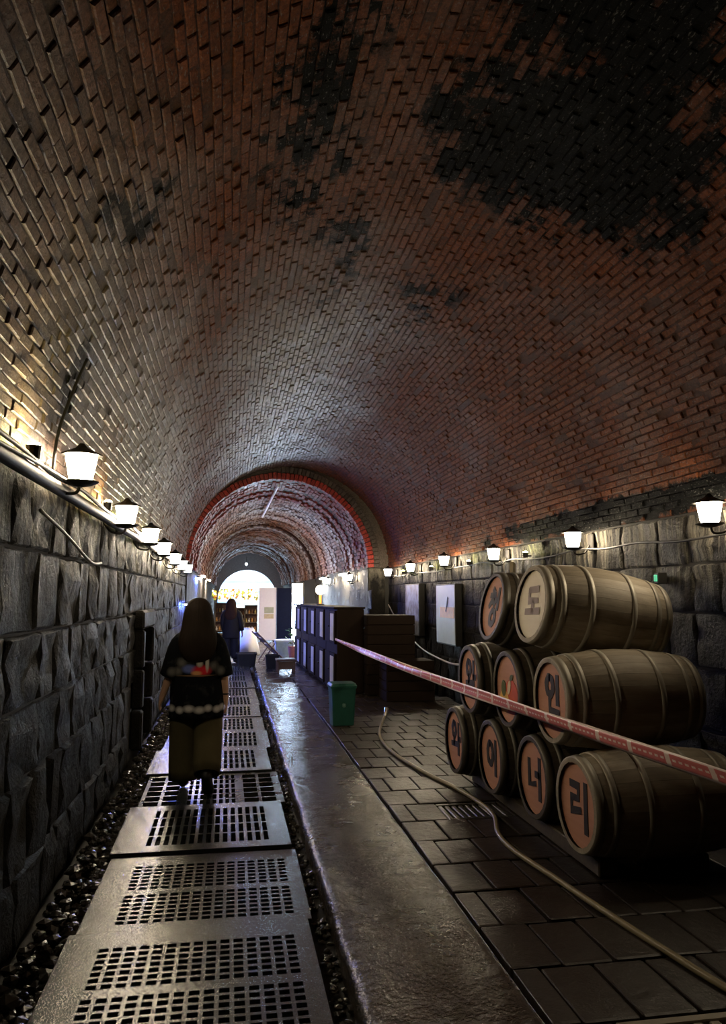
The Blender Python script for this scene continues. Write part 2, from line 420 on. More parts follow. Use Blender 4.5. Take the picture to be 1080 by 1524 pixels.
# pavers
GRATES = [(1.466, 1.954, 2.451, 2.889), (1.591, 2.079, 5.531, 5.969)]
pm = [MB().box((0, 0, 0), (1, 1, 1), bevel=0.03).mesh('paver') for _ in range(1)][0]; pm.materials.append(M_PAVER)
py = 2.45; row = 0
while py < 11.9:
    px = 1.22 - (0.0 if row % 2 == 0 else 0.12); PW, PL = 0.245, 0.44
    while px < 3.45:
        a, b = max(px, 1.22), min(px + PW, 3.46)
        cx_, cy_ = (a + b) / 2, py + PL / 2
        hit = any(a < g[1] and b > g[0] and py < g[3] and py + PL > g[2] for g in GRATES)
        if b - a > 0.05 and not hit:
            link('paver', pm, None, floor, (cx_, cy_, -0.06 + random.uniform(-0.004, 0.004)), (random.gauss(0, .006), random.gauss(0, .008), 0), (b - a - 0.012, PL - 0.014, 0.11))
        px += PW
    py += PL; row += 1
M_GRATE = plain('grate_concrete', (0.30, 0.255, 0.19), 0.5, scale=20)
M_GRATED = plain('grate_iron', (0.06, 0.055, 0.045), 0.4, 0.5, scale=20)
def grate(g, n, mat, label):
    t = thing('drain_grate', label, 'drain grate', ((g[0] + g[1]) / 2, (g[2] + g[3]) / 2, -0.12))
    w = g[1] - g[0]; l = g[3] - g[2]
    for k in range(n):
        MB().box((-w / 2 + (k + 0.5) * w / n, 0, 0.06), (w / n * 0.66, l - 0.1, 0.09), bevel=0.006).build('bar', mat, t)
    for s in (-1, 1): MB().box((0, s * (l / 2 - 0.03), 0.06), (w, 0.045, 0.1), bevel=0.005).build('frame_bar', mat, t)
grate(GRATES[0], 7, M_GRATE, 'pale slotted drain grate set in the pavers with wide bars')
grate(GRATES[1], 9, M_GRATED, 'dark narrow-slotted drain grate in the pavers beside the barrels')
# gravel strip under the left wall
st = [MB().ico((0, 0, 0), 1, 1).mesh('pebble') for _ in range(1)][0]
bv = np.array([v.co[:] for v in st.vertices]); bf = [tuple(p.vertices) for p in st.polygons]
vs = []; fs = []; n = 0
GRAV = []
for k in range(3600):
    y = 2.0 + 15.5 * random.random() ** 1.5; left = k < 2900
    if k == 2900: GRAV.append((vs, fs)); vs = []; fs = []; n = 0
    x = random.uniform(-0.925, -0.745) if left else random.uniform(0.44, 0.53)
    r = random.uniform(0.012, 0.038) if left else random.uniform(0.01, 0.022)
    z = -0.12 + r * 0.4 + (random.random() ** 2) * (0.10 * (0.75 + 0.25) if left and x < -0.82 else 0.025)
    sc = np.array([random.uniform(0.7, 1.4), random.uniform(0.7, 1.4), random.uniform(0.5, 0.9)]) * r
    jit = 1 + rng.uniform(-0.22, 0.22, (len(bv), 1))
    vs.append(bv * jit * sc + np.array([x, y, z])); fs += [tuple(i + n for i in f) for f in bf]; n += len(bv)
GRAV.append((vs, fs))
for (vs, fs), lb in zip(GRAV, ('dark wet gravel strip along the foot of the left stone wall', 'narrow line of dark grit in the gap between pallets and concrete')):
    me = bpy.data.meshes.new('gravel'); me.from_pydata(np.concatenate(vs).tolist(), [], fs)
    tag(link('gravel', me, M_GRAVEL), lb, 'gravel', kind='stuff')

# ================================================================== LANTERNS
M_IRON = plain('black_iron', (0.02, 0.018, 0.016), 0.45, 0.6)
M_SHADE = glow('lantern_glass', (1.0, 0.83, 0.58), LAMP)
M_CABLE = plain('black_cable', (0.018, 0.017, 0.016), 0.5)
def make_lantern():
    t = thing('wall_lantern', 'x', 'lantern')
    MB().box((-0.015, 0, -0.02), (0.03, 0.11, 0.17), bevel=0.012).build('back_plate', M_IRON, t)
    MB().tube(smooth_pts([(0, 0, -0.05), (0.06, 0, -0.13), (0.15, 0, -0.14), (0.175, 0, -0.085)]), 0.009, 8).build('arm', M_IRON, t, smooth=True)
    MB().lathe([(0.052, -0.075), (0.062, -0.06), (0.084, 0.055), (0.08, 0.068)], 8, origin=(0.175, 0, 0)).build('shade', M_SHADE, t)
    MB().lathe([(0.02, -0.105), (0.06, -0.096), (0.098, -0.080), (0.096, -0.074), (0.05, -0.0765)], 12, origin=(0.175, 0, 0)).build('base_dish', M_IRON, t)  # dish widened to block lamp light thrown downwards
    MB().lathe([(0.112, 0.066), (0.108, 0.075), (0.035, 0.108), (0.012, 0.135)], 12, origin=(0.175, 0, 0)).build('cap', M_IRON, t)  # cap widened to keep lamp light off the vault crown
    return t
lan = make_lantern(); first = True
def put_lantern(x, y, z, side, label, group):
    global first
    o = lan if first else copy_tree(lan); first = False
    o.location = (x, y, z); o.rotation_euler = (0, 0, 0 if side > 0 else PI); o['label'] = label; o['group'] = group
ORD = ['first', 'second', 'third', 'fourth', 'fifth', 'sixth', 'seventh', 'eighth', 'ninth', 'tenth', 'eleventh']
LL = 'lit white lantern above the wall pipe, %s from the red arch'
LR = 'lit white lantern on the barrel-side wall, %s from the red arch'
for i, (y, z) in enumerate(((4.30, 2.30), (6.15, 2.235), (7.95, 2.215), (9.5, 2.18), (11.4, 2.15), (12.95, 2.12), (14.6, 2.12))):
    put_lantern(-1.0 + 0.0, y, z, 1, LL % ORD[6 - i], 'lanterns on the pipe side')
for i, (y, z) in enumerate(((4.80, 2.185), (6.98, 2.155), (9.28, 2.14), (11.6, 2.165), (13.9, 2.14), (16.0, 2.12))):
    put_lantern(3.46, y, z, -1, LR % ORD[5 - i], 'lanterns on the barrel side')
put_lantern(2.97, 18.3, 2.06, -1, 'lit white lantern on the right wall just beyond the red arch', 'lanterns on the barrel side')
put_lantern(2.97, 22.5, 2.06, -1, 'lit white lantern on the right wall, second beyond the red arch', 'lanterns on the barrel side')
# small yellow uplights
def uplight(loc, col, strength, label, group, side):
    t = thing('uplight', label, 'uplight', loc, 0, group)
    MB().lathe([(0.03, 0), (0.034, 0.05), (0.036, 0.06)], 10).build('housing', M_IRON, t)
    MB().lathe([(0.031, 0.0605), (0.027, 0.07), (0.012, 0.076)], 10).build('bulb', glow('uplight_%.2f_%.1f' % (col[1], strength), col, strength), t)
    MB().box((-side * 0.04, 0, 0.02), (0.06, 0.025, 0.015)).build('bracket', M_IRON, t)
for i, (y, c, s) in enumerate(((3.72, (1, .8, .28), 600), (5.9, (1, .52, .12), 420), (7.0, (0.9, .95, .22), 130), (8.9, (0.95, .9, .2), 90), (10.5, (0.95, .9, .2), 80))):
    uplight((-0.93, y, 2.245), c, s, 'small warm-coloured uplight above the left wall pipe, %s from the red arch' % ORD[4 - i], 'uplights on the pipe side', 1)
for i, y in enumerate((8.55, 10.75, 12.9, 15.1)):
    uplight((3.42, y, 2.06), (0.95, 0.95, 0.16), 150, 'small yellow uplight on the barrel-side wall, %s from the red arch' % ORD[3 - i], 'uplights on the barrel side', -1)
# pipes and cables along the left wall top
def cable(name, pts, r, mat, label, cat='cable', group=None, per=6, n=8):
    return tag(MB().tube(smooth_pts(pts, per), r, n).build(name, mat, smooth=True), label, cat, group)
M_PIPE = plain('rusty_pipe', (0.035, 0.027, 0.022), 0.5, 0.2)
def run(x, z, y0, y1, amp, step=0.6):
    out = []; y = y0
    while y < y1: out.append((x + random.uniform(-amp, amp) * 0.5, y, z + random.uniform(-amp, amp))); y += step
    out.append((x, y1, z)); return out
cable('pipe', run(-0.925, 2.175, 0.5, 17.0, 0.006, 1.6), 0.036, M_PIPE, 'thick dark pipe running along the top of the left stone wall', 'pipe')
cable('cable', run(-0.915, 2.235, 0.5, 17.0, 0.018), 0.011, M_CABLE, 'thin loose cable lying on the dark wall pipe', 'cable')
cable('cable', run(-0.885, 2.205, 0.5, 17.0, 0.02), 0.009, plain('grey_cable', (0.2, 0.19, 0.17), 0.5), 'grey cable strapped to the front of the dark wall pipe', 'cable')
cable('cable', [(-0.96, 4.25, 2.28), (-0.95, 4.3, 2.5), (-0.90, 4.38, 2.75), (-0.84, 4.42, 2.95)], 0.009, M_CABLE, 'short black cable climbing the vault above the first left lantern', 'cable')
cable('cable', [(-0.93, 3.9, 2.02), (-0.93, 4.5, 1.95), (-0.93, 5.3, 1.83), (-0.93, 5.7, 1.84)], 0.009, plain('pale_cable', (0.36, 0.34, 0.3), 0.5), 'short pale cable drooping across the left wall blocks', 'cable')
cable('cable', run(3.43, 2.05, 3.6, 16.9, 0.03), 0.010, M_CABLE, 'dark cable strung along the wall below the barrel-side lanterns', 'cable')
cable('cable', [(3.42, 16.6, 1.42), (3.36, 15.2, 1.05), (3.28, 13.2, 0.72), (3.1, 11.0, 0.66), (2.75, 9.0, 0.78), (2.45, 7.3, 0.96)], 0.013, plain('pale_cable', (0.36, 0.34, 0.3), 0.5), 'pale cable sagging across the dark wall towards the barrels', 'cable')

# ================================================================== PALLETS
def deck_mesh(hc, hr, W_, L_, zt, th):
    """hc / hr: lists of (lo, hi) hole spans along x and y; every crossing is a slot"""
    xs = sorted({-W_ / 2, W_ / 2, *[v for s in hc for v in s]}); ys = sorted({0, L_, *[v for s in hr for v in s]})
    hx = {round(a, 5) for a, b in hc}; hy = {round(a, 5) for a, b in hr}
    bm = bmesh.new(); V = {}
    def vert(i, j, k):
        if (i, j, k) not in V: V[i, j, k] = bm.verts.new((xs[i], ys[j], zt if k == 0 else zt - th))
        return V[i, j, k]
    solid = lambda i, j: 0 <= i < len(xs) - 1 and 0 <= j < len(ys) - 1 and not (round(xs[i], 5) in hx and round(ys[j], 5) in hy)
    for i in range(len(xs) - 1):
        for j in range(len(ys) - 1):
            if not solid(i, j): continue
            bm.faces.new((vert(i, j, 0), vert(i + 1, j, 0), vert(i + 1, j + 1, 0), vert(i, j + 1, 0)))
            for di, dj, a, b in ((-1, 0, (0, 1), (0, 0)), (1, 0, (1, 0), (1, 1)), (0, -1, (0, 0), (1, 0)), (0, 1, (1, 1), (0, 1))):
                if not solid(i + di, j + dj):
                    bm.faces.new((vert(i + a[0], j + a[1], 0), vert(i + a[0], j + a[1], 1), vert(i + b[0], j + b[1], 1), vert(i + b[0], j + b[1], 0)))
    bmesh.ops.recalc_face_normals(bm, faces=bm.faces)
    me = bpy.data.meshes.new('deck'); bm.to_mesh(me); bm.free(); return me
def spans(a, b, pitch, gap, groups=None):
    out = []; n = int(round((b - a) / pitch))
    for k in range(n):
        if groups and k % groups == groups - 1: continue
        out.append((a + k * pitch, a + k * pitch + gap))
    return out
t = NT('pallet_plastic'); p = t.pos(); f = t.noise(p, 22, 5); a_ = t.noise(p, 3, 5)
t.bump(t.math('ADD', f, t.noise(p, 120, 2)), 0.35, 0.006)
M_PAL = t.fin(t.mix(a_, (0.018, 0.019, 0.017), (0.045, 0.046, 0.041)), t.ramp(a_, [(0.3, 0.17), (0.7, 0.25)]), 0, 1.0); M_PAL.node_tree.nodes['Principled BSDF'].inputs['IOR'].default_value = 1.7
t = NT('pallet_dark_plastic'); p = t.pos(); a_ = t.noise(p, 5, 5); t.bump(t.noise(p, 40, 4), 0.3, 0.006)
M_PALD = t.fin(t.mix(a_, (0.02, 0.023, 0.022), (0.05, 0.055, 0.052)), t.ramp(a_, [(0.3, 0.2), (0.7, 0.4)]), 0, 0.55)
WP, LP = 1.13, 1.07
DK = {
 'fine': deck_mesh(spans(-0.40, 0.50, 0.060, 0.042), spans(0.08, 1.0, 0.056, 0.037, 8), WP, LP, 0, 0.028),
 'long': deck_mesh(spans(-0.36, 0.45, 0.054, 0.031), spans(0.12, 0.96, 0.21, 0.185), WP, LP, 0, 0.028),
 'open': deck_mesh(spans(-0.535, -0.25, 0.14, 0.115) + spans(-0.20, 0.20, 0.05, 0.03) + spans(0.25, 0.55, 0.14, 0.115), spans(0.03, 1.03, 0.165, 0.14), WP, LP, 0, 0.035)}
DK['fine'].materials.append(M_PAL); DK['long'].materials.append(M_PAL); DK['open'].materials.append(M_PALD)
rm = MB().box((0, 0, 0), (1, 1, 1), bevel=0.02).mesh('runner'); rmd = rm.copy(); rm.materials.append(M_PAL); rmd.materials.append(M_PALD)
ORD = ORD
PLAB = {'fine': 'grey plastic pallet with small square slots, %s the dark pallet', 'long': 'grey plastic pallet with long narrow slots, %s the dark pallet',
        'open': 'dark plastic pallet with open square grid under the walking woman'}
ys = [2.90, 4.00, 5.12, 6.23] + [7.32 + 1.08 * k for k in range(10)]
kinds = ['fine', 'fine', 'long', 'open'] + ['long'] * 10
for i, (y, k) in enumerate(zip(ys, kinds)):
    dx = [-0.02, 0.0, -0.015, 0.02, -0.03, 0.01, 0.0, -0.01, 0.015, 0, 0.01, -0.01, 0, 0.01][i]
    t = thing('plastic_pallet', (PLAB[k] if k == 'open' else PLAB[k] % (['second', 'third'][1 - i] + ' before' if i < 2 else 'just before' if i == 2 else ORD[i - 4] + ' beyond')), 'pallet', (-0.14 + dx, y, -0.12), random.gauss(0, 0.006), 'pallet walkway with ' + k + ' slots')
    t['group'] = 'walkway pallets, %s slots' % k
    dz = [0.128, 0.116, 0.130, 0.108, 0.124, 0.12][i] if i < 6 else 0.12 + random.uniform(-0.006, 0.006)
    d = link('deck', DK[k], None, t, (0, 0, dz))
    for xx in (-0.53, 0.0, 0.53): link('runner', rmd if k == 'open' else rm, None, t, (xx, LP / 2, (dz - 0.03) / 2), None, (0.06, LP - 0.01, dz - 0.029))
    for yy in (0.02, LP - 0.02): link('edge_rail', rmd if k == 'open' else rm, None, t, (0, yy, (dz - 0.03) / 2 + 0.02), None, (WP - 0.13, 0.03, dz - 0.07))

# ================================================================== BARRELS
t = NT('barrel_oak'); p = t.pos(obj=True)
oi = t.n('ShaderNodeObjectInfo').outputs['Random']
gr = t.noise(t.pos((1.2, 14, 14), obj=True), 2.5, 6, 0.65); blot = t.noise(t.pos((1, 1, 1)), 2.6, 5)
c = t.mix(oi, (0.31, 0.262, 0.19), (0.42, 0.36, 0.275)); c = t.mix(t.ramp(gr, [(0.35, 0.4), (0.6, 0.0)]), c, (0.13, 0.10, 0.065))
c = t.mix(t.ramp(blot, [(0.3, 0.45), (0.5, 0.0)]), c, (0.10, 0.08, 0.055)); t.bump(gr, 0.25, 0.006)
M_OAK = t.fin(c, 0.62, 0, 0.35)
t = NT('barrel_oak_dark'); gr = t.noise(t.pos((1.2, 14, 14), obj=True), 2.5, 6, 0.65); oi = t.n('ShaderNodeObjectInfo').outputs['Random']
c = t.mix(oi, (0.07, 0.055, 0.037), (0.11, 0.088, 0.06)); c = t.mix(t.ramp(gr, [(0.35, 0.6), (0.65, 0.0)]), c, (0.02, 0.015, 0.012)); t.bump(gr, 0.3, 0.006)
M_OAKD = t.fin(c, 0.55, 0, 0.4)
M_HOOP = plain('hoop_galvanised', (0.36, 0.33, 0.27), 0.55, 0.3, scale=9)
M_HOOPD = plain('hoop_dull', (0.13, 0.12, 0.10), 0.5, 0.4, scale=9)
def head_mat(name, c1, c2):
    t = NT(name); gr = t.noise(t.pos((8, 1.0, 10), obj=True), 2.0, 6, 0.7)
    return t.fin(t.mix(gr, c1, c2), 0.6, 0, 0.35)
M_HEADP = head_mat('barrel_head_pink', (0.42, 0.185, 0.12), (0.62, 0.33, 0.235))
M_HEADW = head_mat('barrel_head_cream', (0.74, 0.64, 0.52), (0.92, 0.86, 0.74))
M_INK = plain('painted_black', (0.014, 0.009, 0.008), 0.6)
M_INKF = plain('painted_faded', (0.30, 0.22, 0.20), 0.6)
BL, BR, HR = 0.94, 0.322, 0.268
def brad(x): return HR + (BR - HR) * (1 - (x / (BL / 2)) ** 2)
NS = 24
def stave_mesh(mat):
    bm = bmesh.new(); ns = 6; ha = PI / NS * 0.985; rows = []
    for k in range(ns + 1):
        x = -BL / 2 + BL * k / ns; r = brad(x); row = []
        for rr, a in ((r - 0.028, -ha), (r - 0.0008, -ha), (r + 0.0004, 0), (r - 0.0008, ha), (r - 0.028, ha)):
            row.append(bm.verts.new((x, rr * math.sin(a), rr * math.cos(a))))
        rows.append(row)
    for a, b in zip(rows, rows[1:]):
        for i in range(4): bm.faces.new((a[i], a[i + 1], b[i + 1], b[i]))
    for r in (rows[0], rows[-1]): bm.faces.new(r)
    bmesh.ops.recalc_face_normals(bm, faces=bm.faces)
    [setattr(f, 'smooth', True) for f in bm.faces]
    me = bpy.data.meshes.new('stave'); bm.to_mesh(me); bm.free(); me.set_sharp_from_angle(angle=0.7); me.materials.append(mat); return me
def hoop_mesh(x, w, mat):
    mb = MB(); a, b = x - w / 2, x + w / 2
    mb.lathe([(brad(a) - 0.004, a), (brad(a) + 0.004, a), (brad(b) + 0.004, b), (brad(b) - 0.004, b)], 48, 'X', cap=False)
    me = mb.mesh('hoop', True); me.materials.append(mat); return me
SV = {'light': stave_mesh(M_OAK), 'dark': stave_mesh(M_OAKD)}
HX = [(-0.445, 0.05), (-0.355, 0.035), (-0.155, 0.035), (0.155, 0.035), (0.355, 0.035), (0.445, 0.05)]
HP = {'light': [hoop_mesh(x, w, M_HOOP) for x, w in HX], 'dark': [hoop_mesh(x, w, M_HOOPD) for x, w in HX]}
def head_disc():
    return MB().lathe([(0.246, -0.012), (0.246, 0.012)], 40, 'X').mesh('head')
# brush strokes of the painted syllables; (u to the right, v up) within a unit disc
def ring_pts(u, v, a, b=None, n=18): b = b or a; return [(u + a * math.cos(PI / 2 + 2 * PI * i / n), v + b * math.sin(PI / 2 + 2 * PI * i / n)) for i in range(n + 1)]
GL = {
 'cheong': [[(-0.22, 0.62), (-0.08, 0.52)], [(-0.42, 0.40), (0.08, 0.42)], [(-0.10, 0.40), (-0.22, 0.20), (-0.45, 0.02)], [(-0.15, 0.25), (0.06, 0.05)], [(0.12, 0.22), (0.38, 0.24)], [(0.38, 0.62), (0.38, -0.08)], ring_pts(0.02, -0.38, 0.24)],
 'do': [[(-0.30, 0.45), (0.32, 0.48)], [(-0.30, 0.45), (-0.30, 0.10), (0.32, 0.12)], [(0, 0.08), (0, -0.22)], [(-0.48, -0.24), (0.48, -0.20)]],
 'wa': [ring_pts(-0.18, 0.38, 0.22, 0.24), [(-0.18, 0.12), (-0.18, -0.14)], [(-0.50, -0.18), (0.20, -0.12)], [(0.36, 0.64), (0.36, -0.46)], [(0.36, 0.10), (0.60, 0.10)]],
 'in': [ring_pts(-0.18, 0.38, 0.23, 0.25), [(0.34, 0.68), (0.34, -0.08)], [(-0.20, -0.02), (-0.20, -0.34), (0.42, -0.32)]],
 'i': [ring_pts(-0.16, 0.08, 0.26, 0.34), [(0.36, 0.55), (0.36, -0.55)]],
 'neo': [[(-0.38, 0.45), (-0.36, -0.28), (0.10, -0.18)], [(0.12, 0.10), (0.40, 0.10)], [(0.42, 0.58), (0.42, -0.58)]],
 'ri': [[(-0.44, 0.46), (0.02, 0.46), (0.0, 0.14), (-0.40, 0.12), (-0.42, -0.24), (0.10, -0.14)], [(0.42, 0.58), (0.42, -0.62)]]}
def glyph(head, key, mat, wid=0.052):
    Rr = 0.225; mb = MB()
    for s in GL[key]:
        pts = [Vector((-0.0165, -0.0, 0)) + Vector((0, -u * Rr, v * Rr)) for u, v in s]   # head faces -X: viewer's right is -Y
        n = len(pts); L = []; Rg = []
        for i, q in enumerate(pts):
            d = (pts[min(i + 1, n - 1)] - pts[max(i - 1, 0)]).normalized(); nrm = Vector((0, -d.z, d.y))
            w = wid / 2 * (1.0 if 0 < i < n - 1 else 0.85) * (1 + 0.15 * math.sin(i * 2.1))
            if i == 0: q = q - d * wid * 0.25
            if i == n - 1: q = q + d * wid * 0.25
            L.append(q + nrm * w); Rg.append(q - nrm * w)
        top = [mb.bm.verts.new(v) for v in L]; bot = [mb.bm.verts.new(v) for v in Rg]
        tb = [mb.bm.verts.new(v + Vector((0.004, 0, 0))) for v in L]; bb = [mb.bm.verts.new(v + Vector((0.004, 0, 0))) for v in Rg]
        for i in range(n - 1):
            mb.bm.faces.new((top[i], top[i + 1], bot[i + 1], bot[i])); mb.bm.faces.new((top[i], tb[i], tb[i + 1], top[i + 1])); mb.bm.faces.new((bot[i], bot[i + 1], bb[i + 1], bb[i]))
    mb.build('painted_letter', mat, head)
def disc(head, name, mat, pts, x):
    mb = MB(); a = [mb.bm.verts.new((x, -u, v)) for u, v in pts]; b = [mb.bm.verts.new((x + 0.002, -u, v)) for u, v in pts]
    mb.bm.faces.new(a); n = len(a)
    for i in range(n): mb.bm.faces.new((a[i], a[(i + 1) % n], b[(i + 1) % n], b[i]))
    mb.build(name, mat, head)
def ell(u, v, a, b, n=22, rot=0): return [(u + a * math.cos(2 * PI * i / n) * math.cos(rot) - b * math.sin(2 * PI * i / n) * math.sin(rot), v + a * math.cos(2 * PI * i / n) * math.sin(rot) + b * math.sin(2 * PI * i / n) * math.cos(rot)) for i in range(n)]
def barrel(label, y, z, x, tone, key, cream=False, yaw=0.0, tilt=0.0, roll=0.0):
    """x is where the painted front end is; the axis runs towards the wall (+X)"""
    t = thing('wine_barrel', label, 'barrel', group='stacked wine barrels')
    R = Matrix.Rotation(yaw, 3, 'Z') @ Matrix.Rotation(tilt, 3, 'Y')
    ax = R @ Vector((1, 0, 0)); ctr = Vector((x, y, z)) + ax * (BL / 2)
    t.location = ctr; t.rotation_euler = R.to_euler()
    for k in range(NS): link('stave', SV[tone], None, t, (0, 0, 0), (roll + 2 * PI * k / NS, 0, 0))
    for h in HP[tone]: link('hoop', h, None, t)
    me = head_disc(); hd = link('head', me, M_HEADW if cream else M_HEADP, t, (-BL / 2 + 0.035, 0, 0))
    link('head', head_disc(), M_OAKD, t, (BL / 2 - 0.035, 0, 0))
    if key == 'persimmon':
        disc(hd, 'painted_fruit', plain('fruit_orange', (0.62, 0.10, 0.03), 0.5), ell(0.055, -0.055, 0.135, 0.125), -0.0145)
        disc(hd, 'painted_fruit', plain('fruit_pale', (0.75, 0.45, 0.12), 0.5), ell(-0.085, -0.10, 0.095, 0.085), -0.0160)
        disc(hd, 'painted_highlight', plain('fruit_light', (0.85, 0.62, 0.42), 0.5), ell(0.02, 0.01, 0.03, 0.055, rot=-0.4), -0.0175)
        disc(hd, 'painted_leaf', plain('fruit_leaf', (0.10, 0.12, 0.02), 0.5), ell(-0.09, -0.005, 0.045, 0.06), -0.0185)
        disc(hd, 'painted_leaf', plain('fruit_leaf', (0.10, 0.12, 0.02), 0.5), ell(0.07, 0.085, 0.035, 0.02, rot=0.5), -0.0185)
    elif key: glyph(hd, key, M_INKF if cream else M_INK)
    return t
zb, zm, zt = 0.375, 0.926, 1.48
SYL = 'painted with the Korean syllable '
barrel('weathered pale barrel ' + SYL + 'ri, bottom row', 4.39, zb, 2.03, 'light', 'ri', roll=0.05)
barrel('dark barrel ' + SYL + 'neo, bottom row', 5.09, zb, 2.04, 'dark', 'neo', roll=0.1)
barrel('dark barrel ' + SYL + 'i, bottom row', 5.78, zb, 1.98, 'dark', 'i', roll=0.02)
barrel('dark barrel ' + SYL + 'wa, on the floor end of the bottom row', 6.48, zb, 1.90, 'dark', 'wa', roll=0.07)
barrel('pale grey barrel ' + SYL + 'in, middle row', 4.77, zm + 0.006, 2.05, 'light', 'in', roll=0.03)
barrel('black barrel with a painted persimmon on its head, middle row', 5.445, zm, 2.00, 'dark', 'persimmon', roll=0.06)
barrel('dark barrel ' + SYL + 'wa, middle row beside the persimmon barrel', 6.135, zm, 1.93, 'dark', 'wa', roll=0.1)
barrel('pale barrel with a cream head and faded lettering on top of the stack', 5.11, zt + 0.07, 2.07, 'light', 'do', True, yaw=0.03, tilt=math.radians(8), roll=0.08)
barrel('barrel ' + SYL + 'cheong, tilted on top of the stack', 5.82, zt + 0.045, 2.03, 'dark', 'cheong', tilt=math.radians(11), yaw=0.0, roll=0.04)
M_TIMB = plain('timber', (0.20, 0.16, 0.11), 0.6, scale=8)
for x, l in ((2.16, 'timber cradle beam under the painted barrel ends'), (2.74, 'timber cradle beam under the wall-side barrel ends')):
    tag(MB().box((x, 5.43, 0.0475), (0.12, 2.35, 0.095), bevel=0.008).build('timber_beam', M_OAKD), l, 'beam')

# ================================================================== TAPE
t = NT('barrier_tape'); uv = t.n('ShaderNodeUVMap').outputs['UV']; sp = t.n('ShaderNodeSeparateXYZ'); t.set(sp.inputs[0], uv)
u, v = sp.outputs['X'], sp.outputs['Y']
per = t.math('FRACT', t.math('MULTIPLY', u, 3.2))
blocks = t.math('GREATER_THAN', per, 0.12)
mid = t.math('LESS_THAN', t.math('ABSOLUTE', t.math('SUBTRACT', v, 0.5)), 0.36)
dash = t.math('GREATER_THAN', t.math('FRACT', t.math('MULTIPLY', u, 22.0)), 0.42)
core = t.math('LESS_THAN', t.math('ABSOLUTE', t.math('SUBTRACT', v, 0.5)), 0.07)
wht = t.math('MULTIPLY', core, dash)
k = t.math('MULTIPLY', t.math('MULTIPLY', blocks, mid), t.math('SUBTRACT', 1.0, wht))
M_TAPE = t.fin(t.mix(k, (0.92, 0.76, 0.72), (0.66, 0.17, 0.17)), 0.35, 0, 0.5)
TA, TB = Vector((1.70, 12.66, 0.90)), Vector((2.0, 2.35, 0.875))
mb = MB(); uvl = mb.bm.loops.layers.uv.new('UVMap'); N = 160; rows = []
for i in range(N + 1):
    s = i / N; P = TA.lerp(TB, s); P.z -= 0.055 * 4 * s * (1 - s) * 0.6; P.x -= 0.02 * math.sin(PI * s)
    w = 0.040 * (0.45 + 0.55 * min(1, s * 5)); tw = 0.30 * math.sin(s * 5.0) + 0.12 * math.sin(s * 31)
    d = Vector((math.sin(tw), 0, math.cos(tw)))
    fold = Vector((-0.010 * math.sin(s * 17), 0, 0))
    rows.append([mb.bm.verts.new(P + d * (w * q) + fold * (1 - q * q)) for q in (-1, -0.4, 0.4, 1)])
for i in range(N):
    for j in range(3):
        f = mb.bm.faces.new((rows[i][j], rows[i + 1][j], rows[i + 1][j + 1], rows[i][j + 1])); f.smooth = True
        for lp, (ii, jj) in zip(f.loops, ((i, j), (i + 1, j), (i + 1, j + 1), (i, j + 1))):
            lp[uvl].uv = ((TB - TA).length * ii / N, (0, 0.3, 0.7, 1)[jj])
me = bpy.data.meshes.new('barrier_tape'); mb.bm.to_mesh(me); mb.bm.free()
o = link('barrier_tape', me, M_TAPE); tag(o, 'red and white barrier tape stretched in front of the barrels', 'tape')
md = o.modifiers.new('thickness', 'SOLIDIFY'); md.thickness = 0.0015
t = thing('stanchion', 'black stanchion post that holds the end of the barrier tape', 'post', (2.0, 2.33, -0.005))
MB().lathe([(0.15, 0), (0.15, 0.015), (0.03, 0.035)], 24).build('base', M_IRON, t); MB().lathe([(0.02, 0.03), (0.02, 0.92), (0.026, 0.94)], 14).build('pole', M_IRON, t)

# ================================================================== HOSE
M_HOSE = plain('hose_rubber', (0.26, 0.215, 0.12), 0.35, scale=20)
HOSE = [(2.02, 10.1, 0.02), (1.86, 9.5, 0.016), (1.72, 8.9, 0.012), (1.66, 8.3, 0.012), (1.67, 7.65, 0.012), (1.76, 6.9, 0.012), (1.87, 6.35, 0.012), (1.92, 5.9, 0.012), (1.91, 5.5, 0.012), (1.80, 5.1, 0.012), (1.78, 4.75, 0.012),
        (1.84, 4.25, 0.012), (1.90, 3.75, 0.012), (1.96, 3.35, 0.012), (2.03, 2.95, 0.012), (2.2, 2.4, 0.012)]
h = tag(MB().tube(smooth_pts(HOSE, 8), 0.0165, 10).build('garden_hose', M_HOSE, smooth=True), 'yellowish rubber hose snaking over the pavers past the barrels', 'hose')
MB().tube([(2.02, 10.08, 0.02), (2.06, 10.2, 0.05), (2.08, 10.26, 0.10)], [0.022, 0.026, 0.03], 10).build('nozzle', plain('nozzle_metal', (0.6, 0.58, 0.5), 0.25, 0.8), h)

# ================================================================== BIN
M_BIN = plain('bin_green', (0.012, 0.075, 0.055), 0.4, scale=10)
t = thing('waste_bin', 'dark green plastic bin standing on the pavers by the cabinets', 'bin', (1.40, 9.75, 0.0), 0.05)
def rrect(w, d, z, r=0.03, n=4):
    out = []
    for cx_, cy_, a0 in ((w / 2 - r, d / 2 - r, 0), (-w / 2 + r, d / 2 - r, PI / 2), (-w / 2 + r, -d / 2 + r, PI), (w / 2 - r, -d / 2 + r, 1.5 * PI)):
        for k in range(n + 1): a = a0 + PI / 2 * k / n; out.append(Vector((cx_ + r * math.cos(a), cy_ + r * math.sin(a), z)))
    return out
MB().loft([rrect(0.27, 0.27, 0), rrect(0.31, 0.31, 0.46), rrect(0.30, 0.30, 0.46), rrect(0.26, 0.26, 0.03)]).build('body', M_BIN, t)
MB().loft([rrect(0.33, 0.33, 0.455), rrect(0.335, 0.335, 0.485), rrect(0.30, 0.30, 0.515)]).build('lid', M_BIN, t)
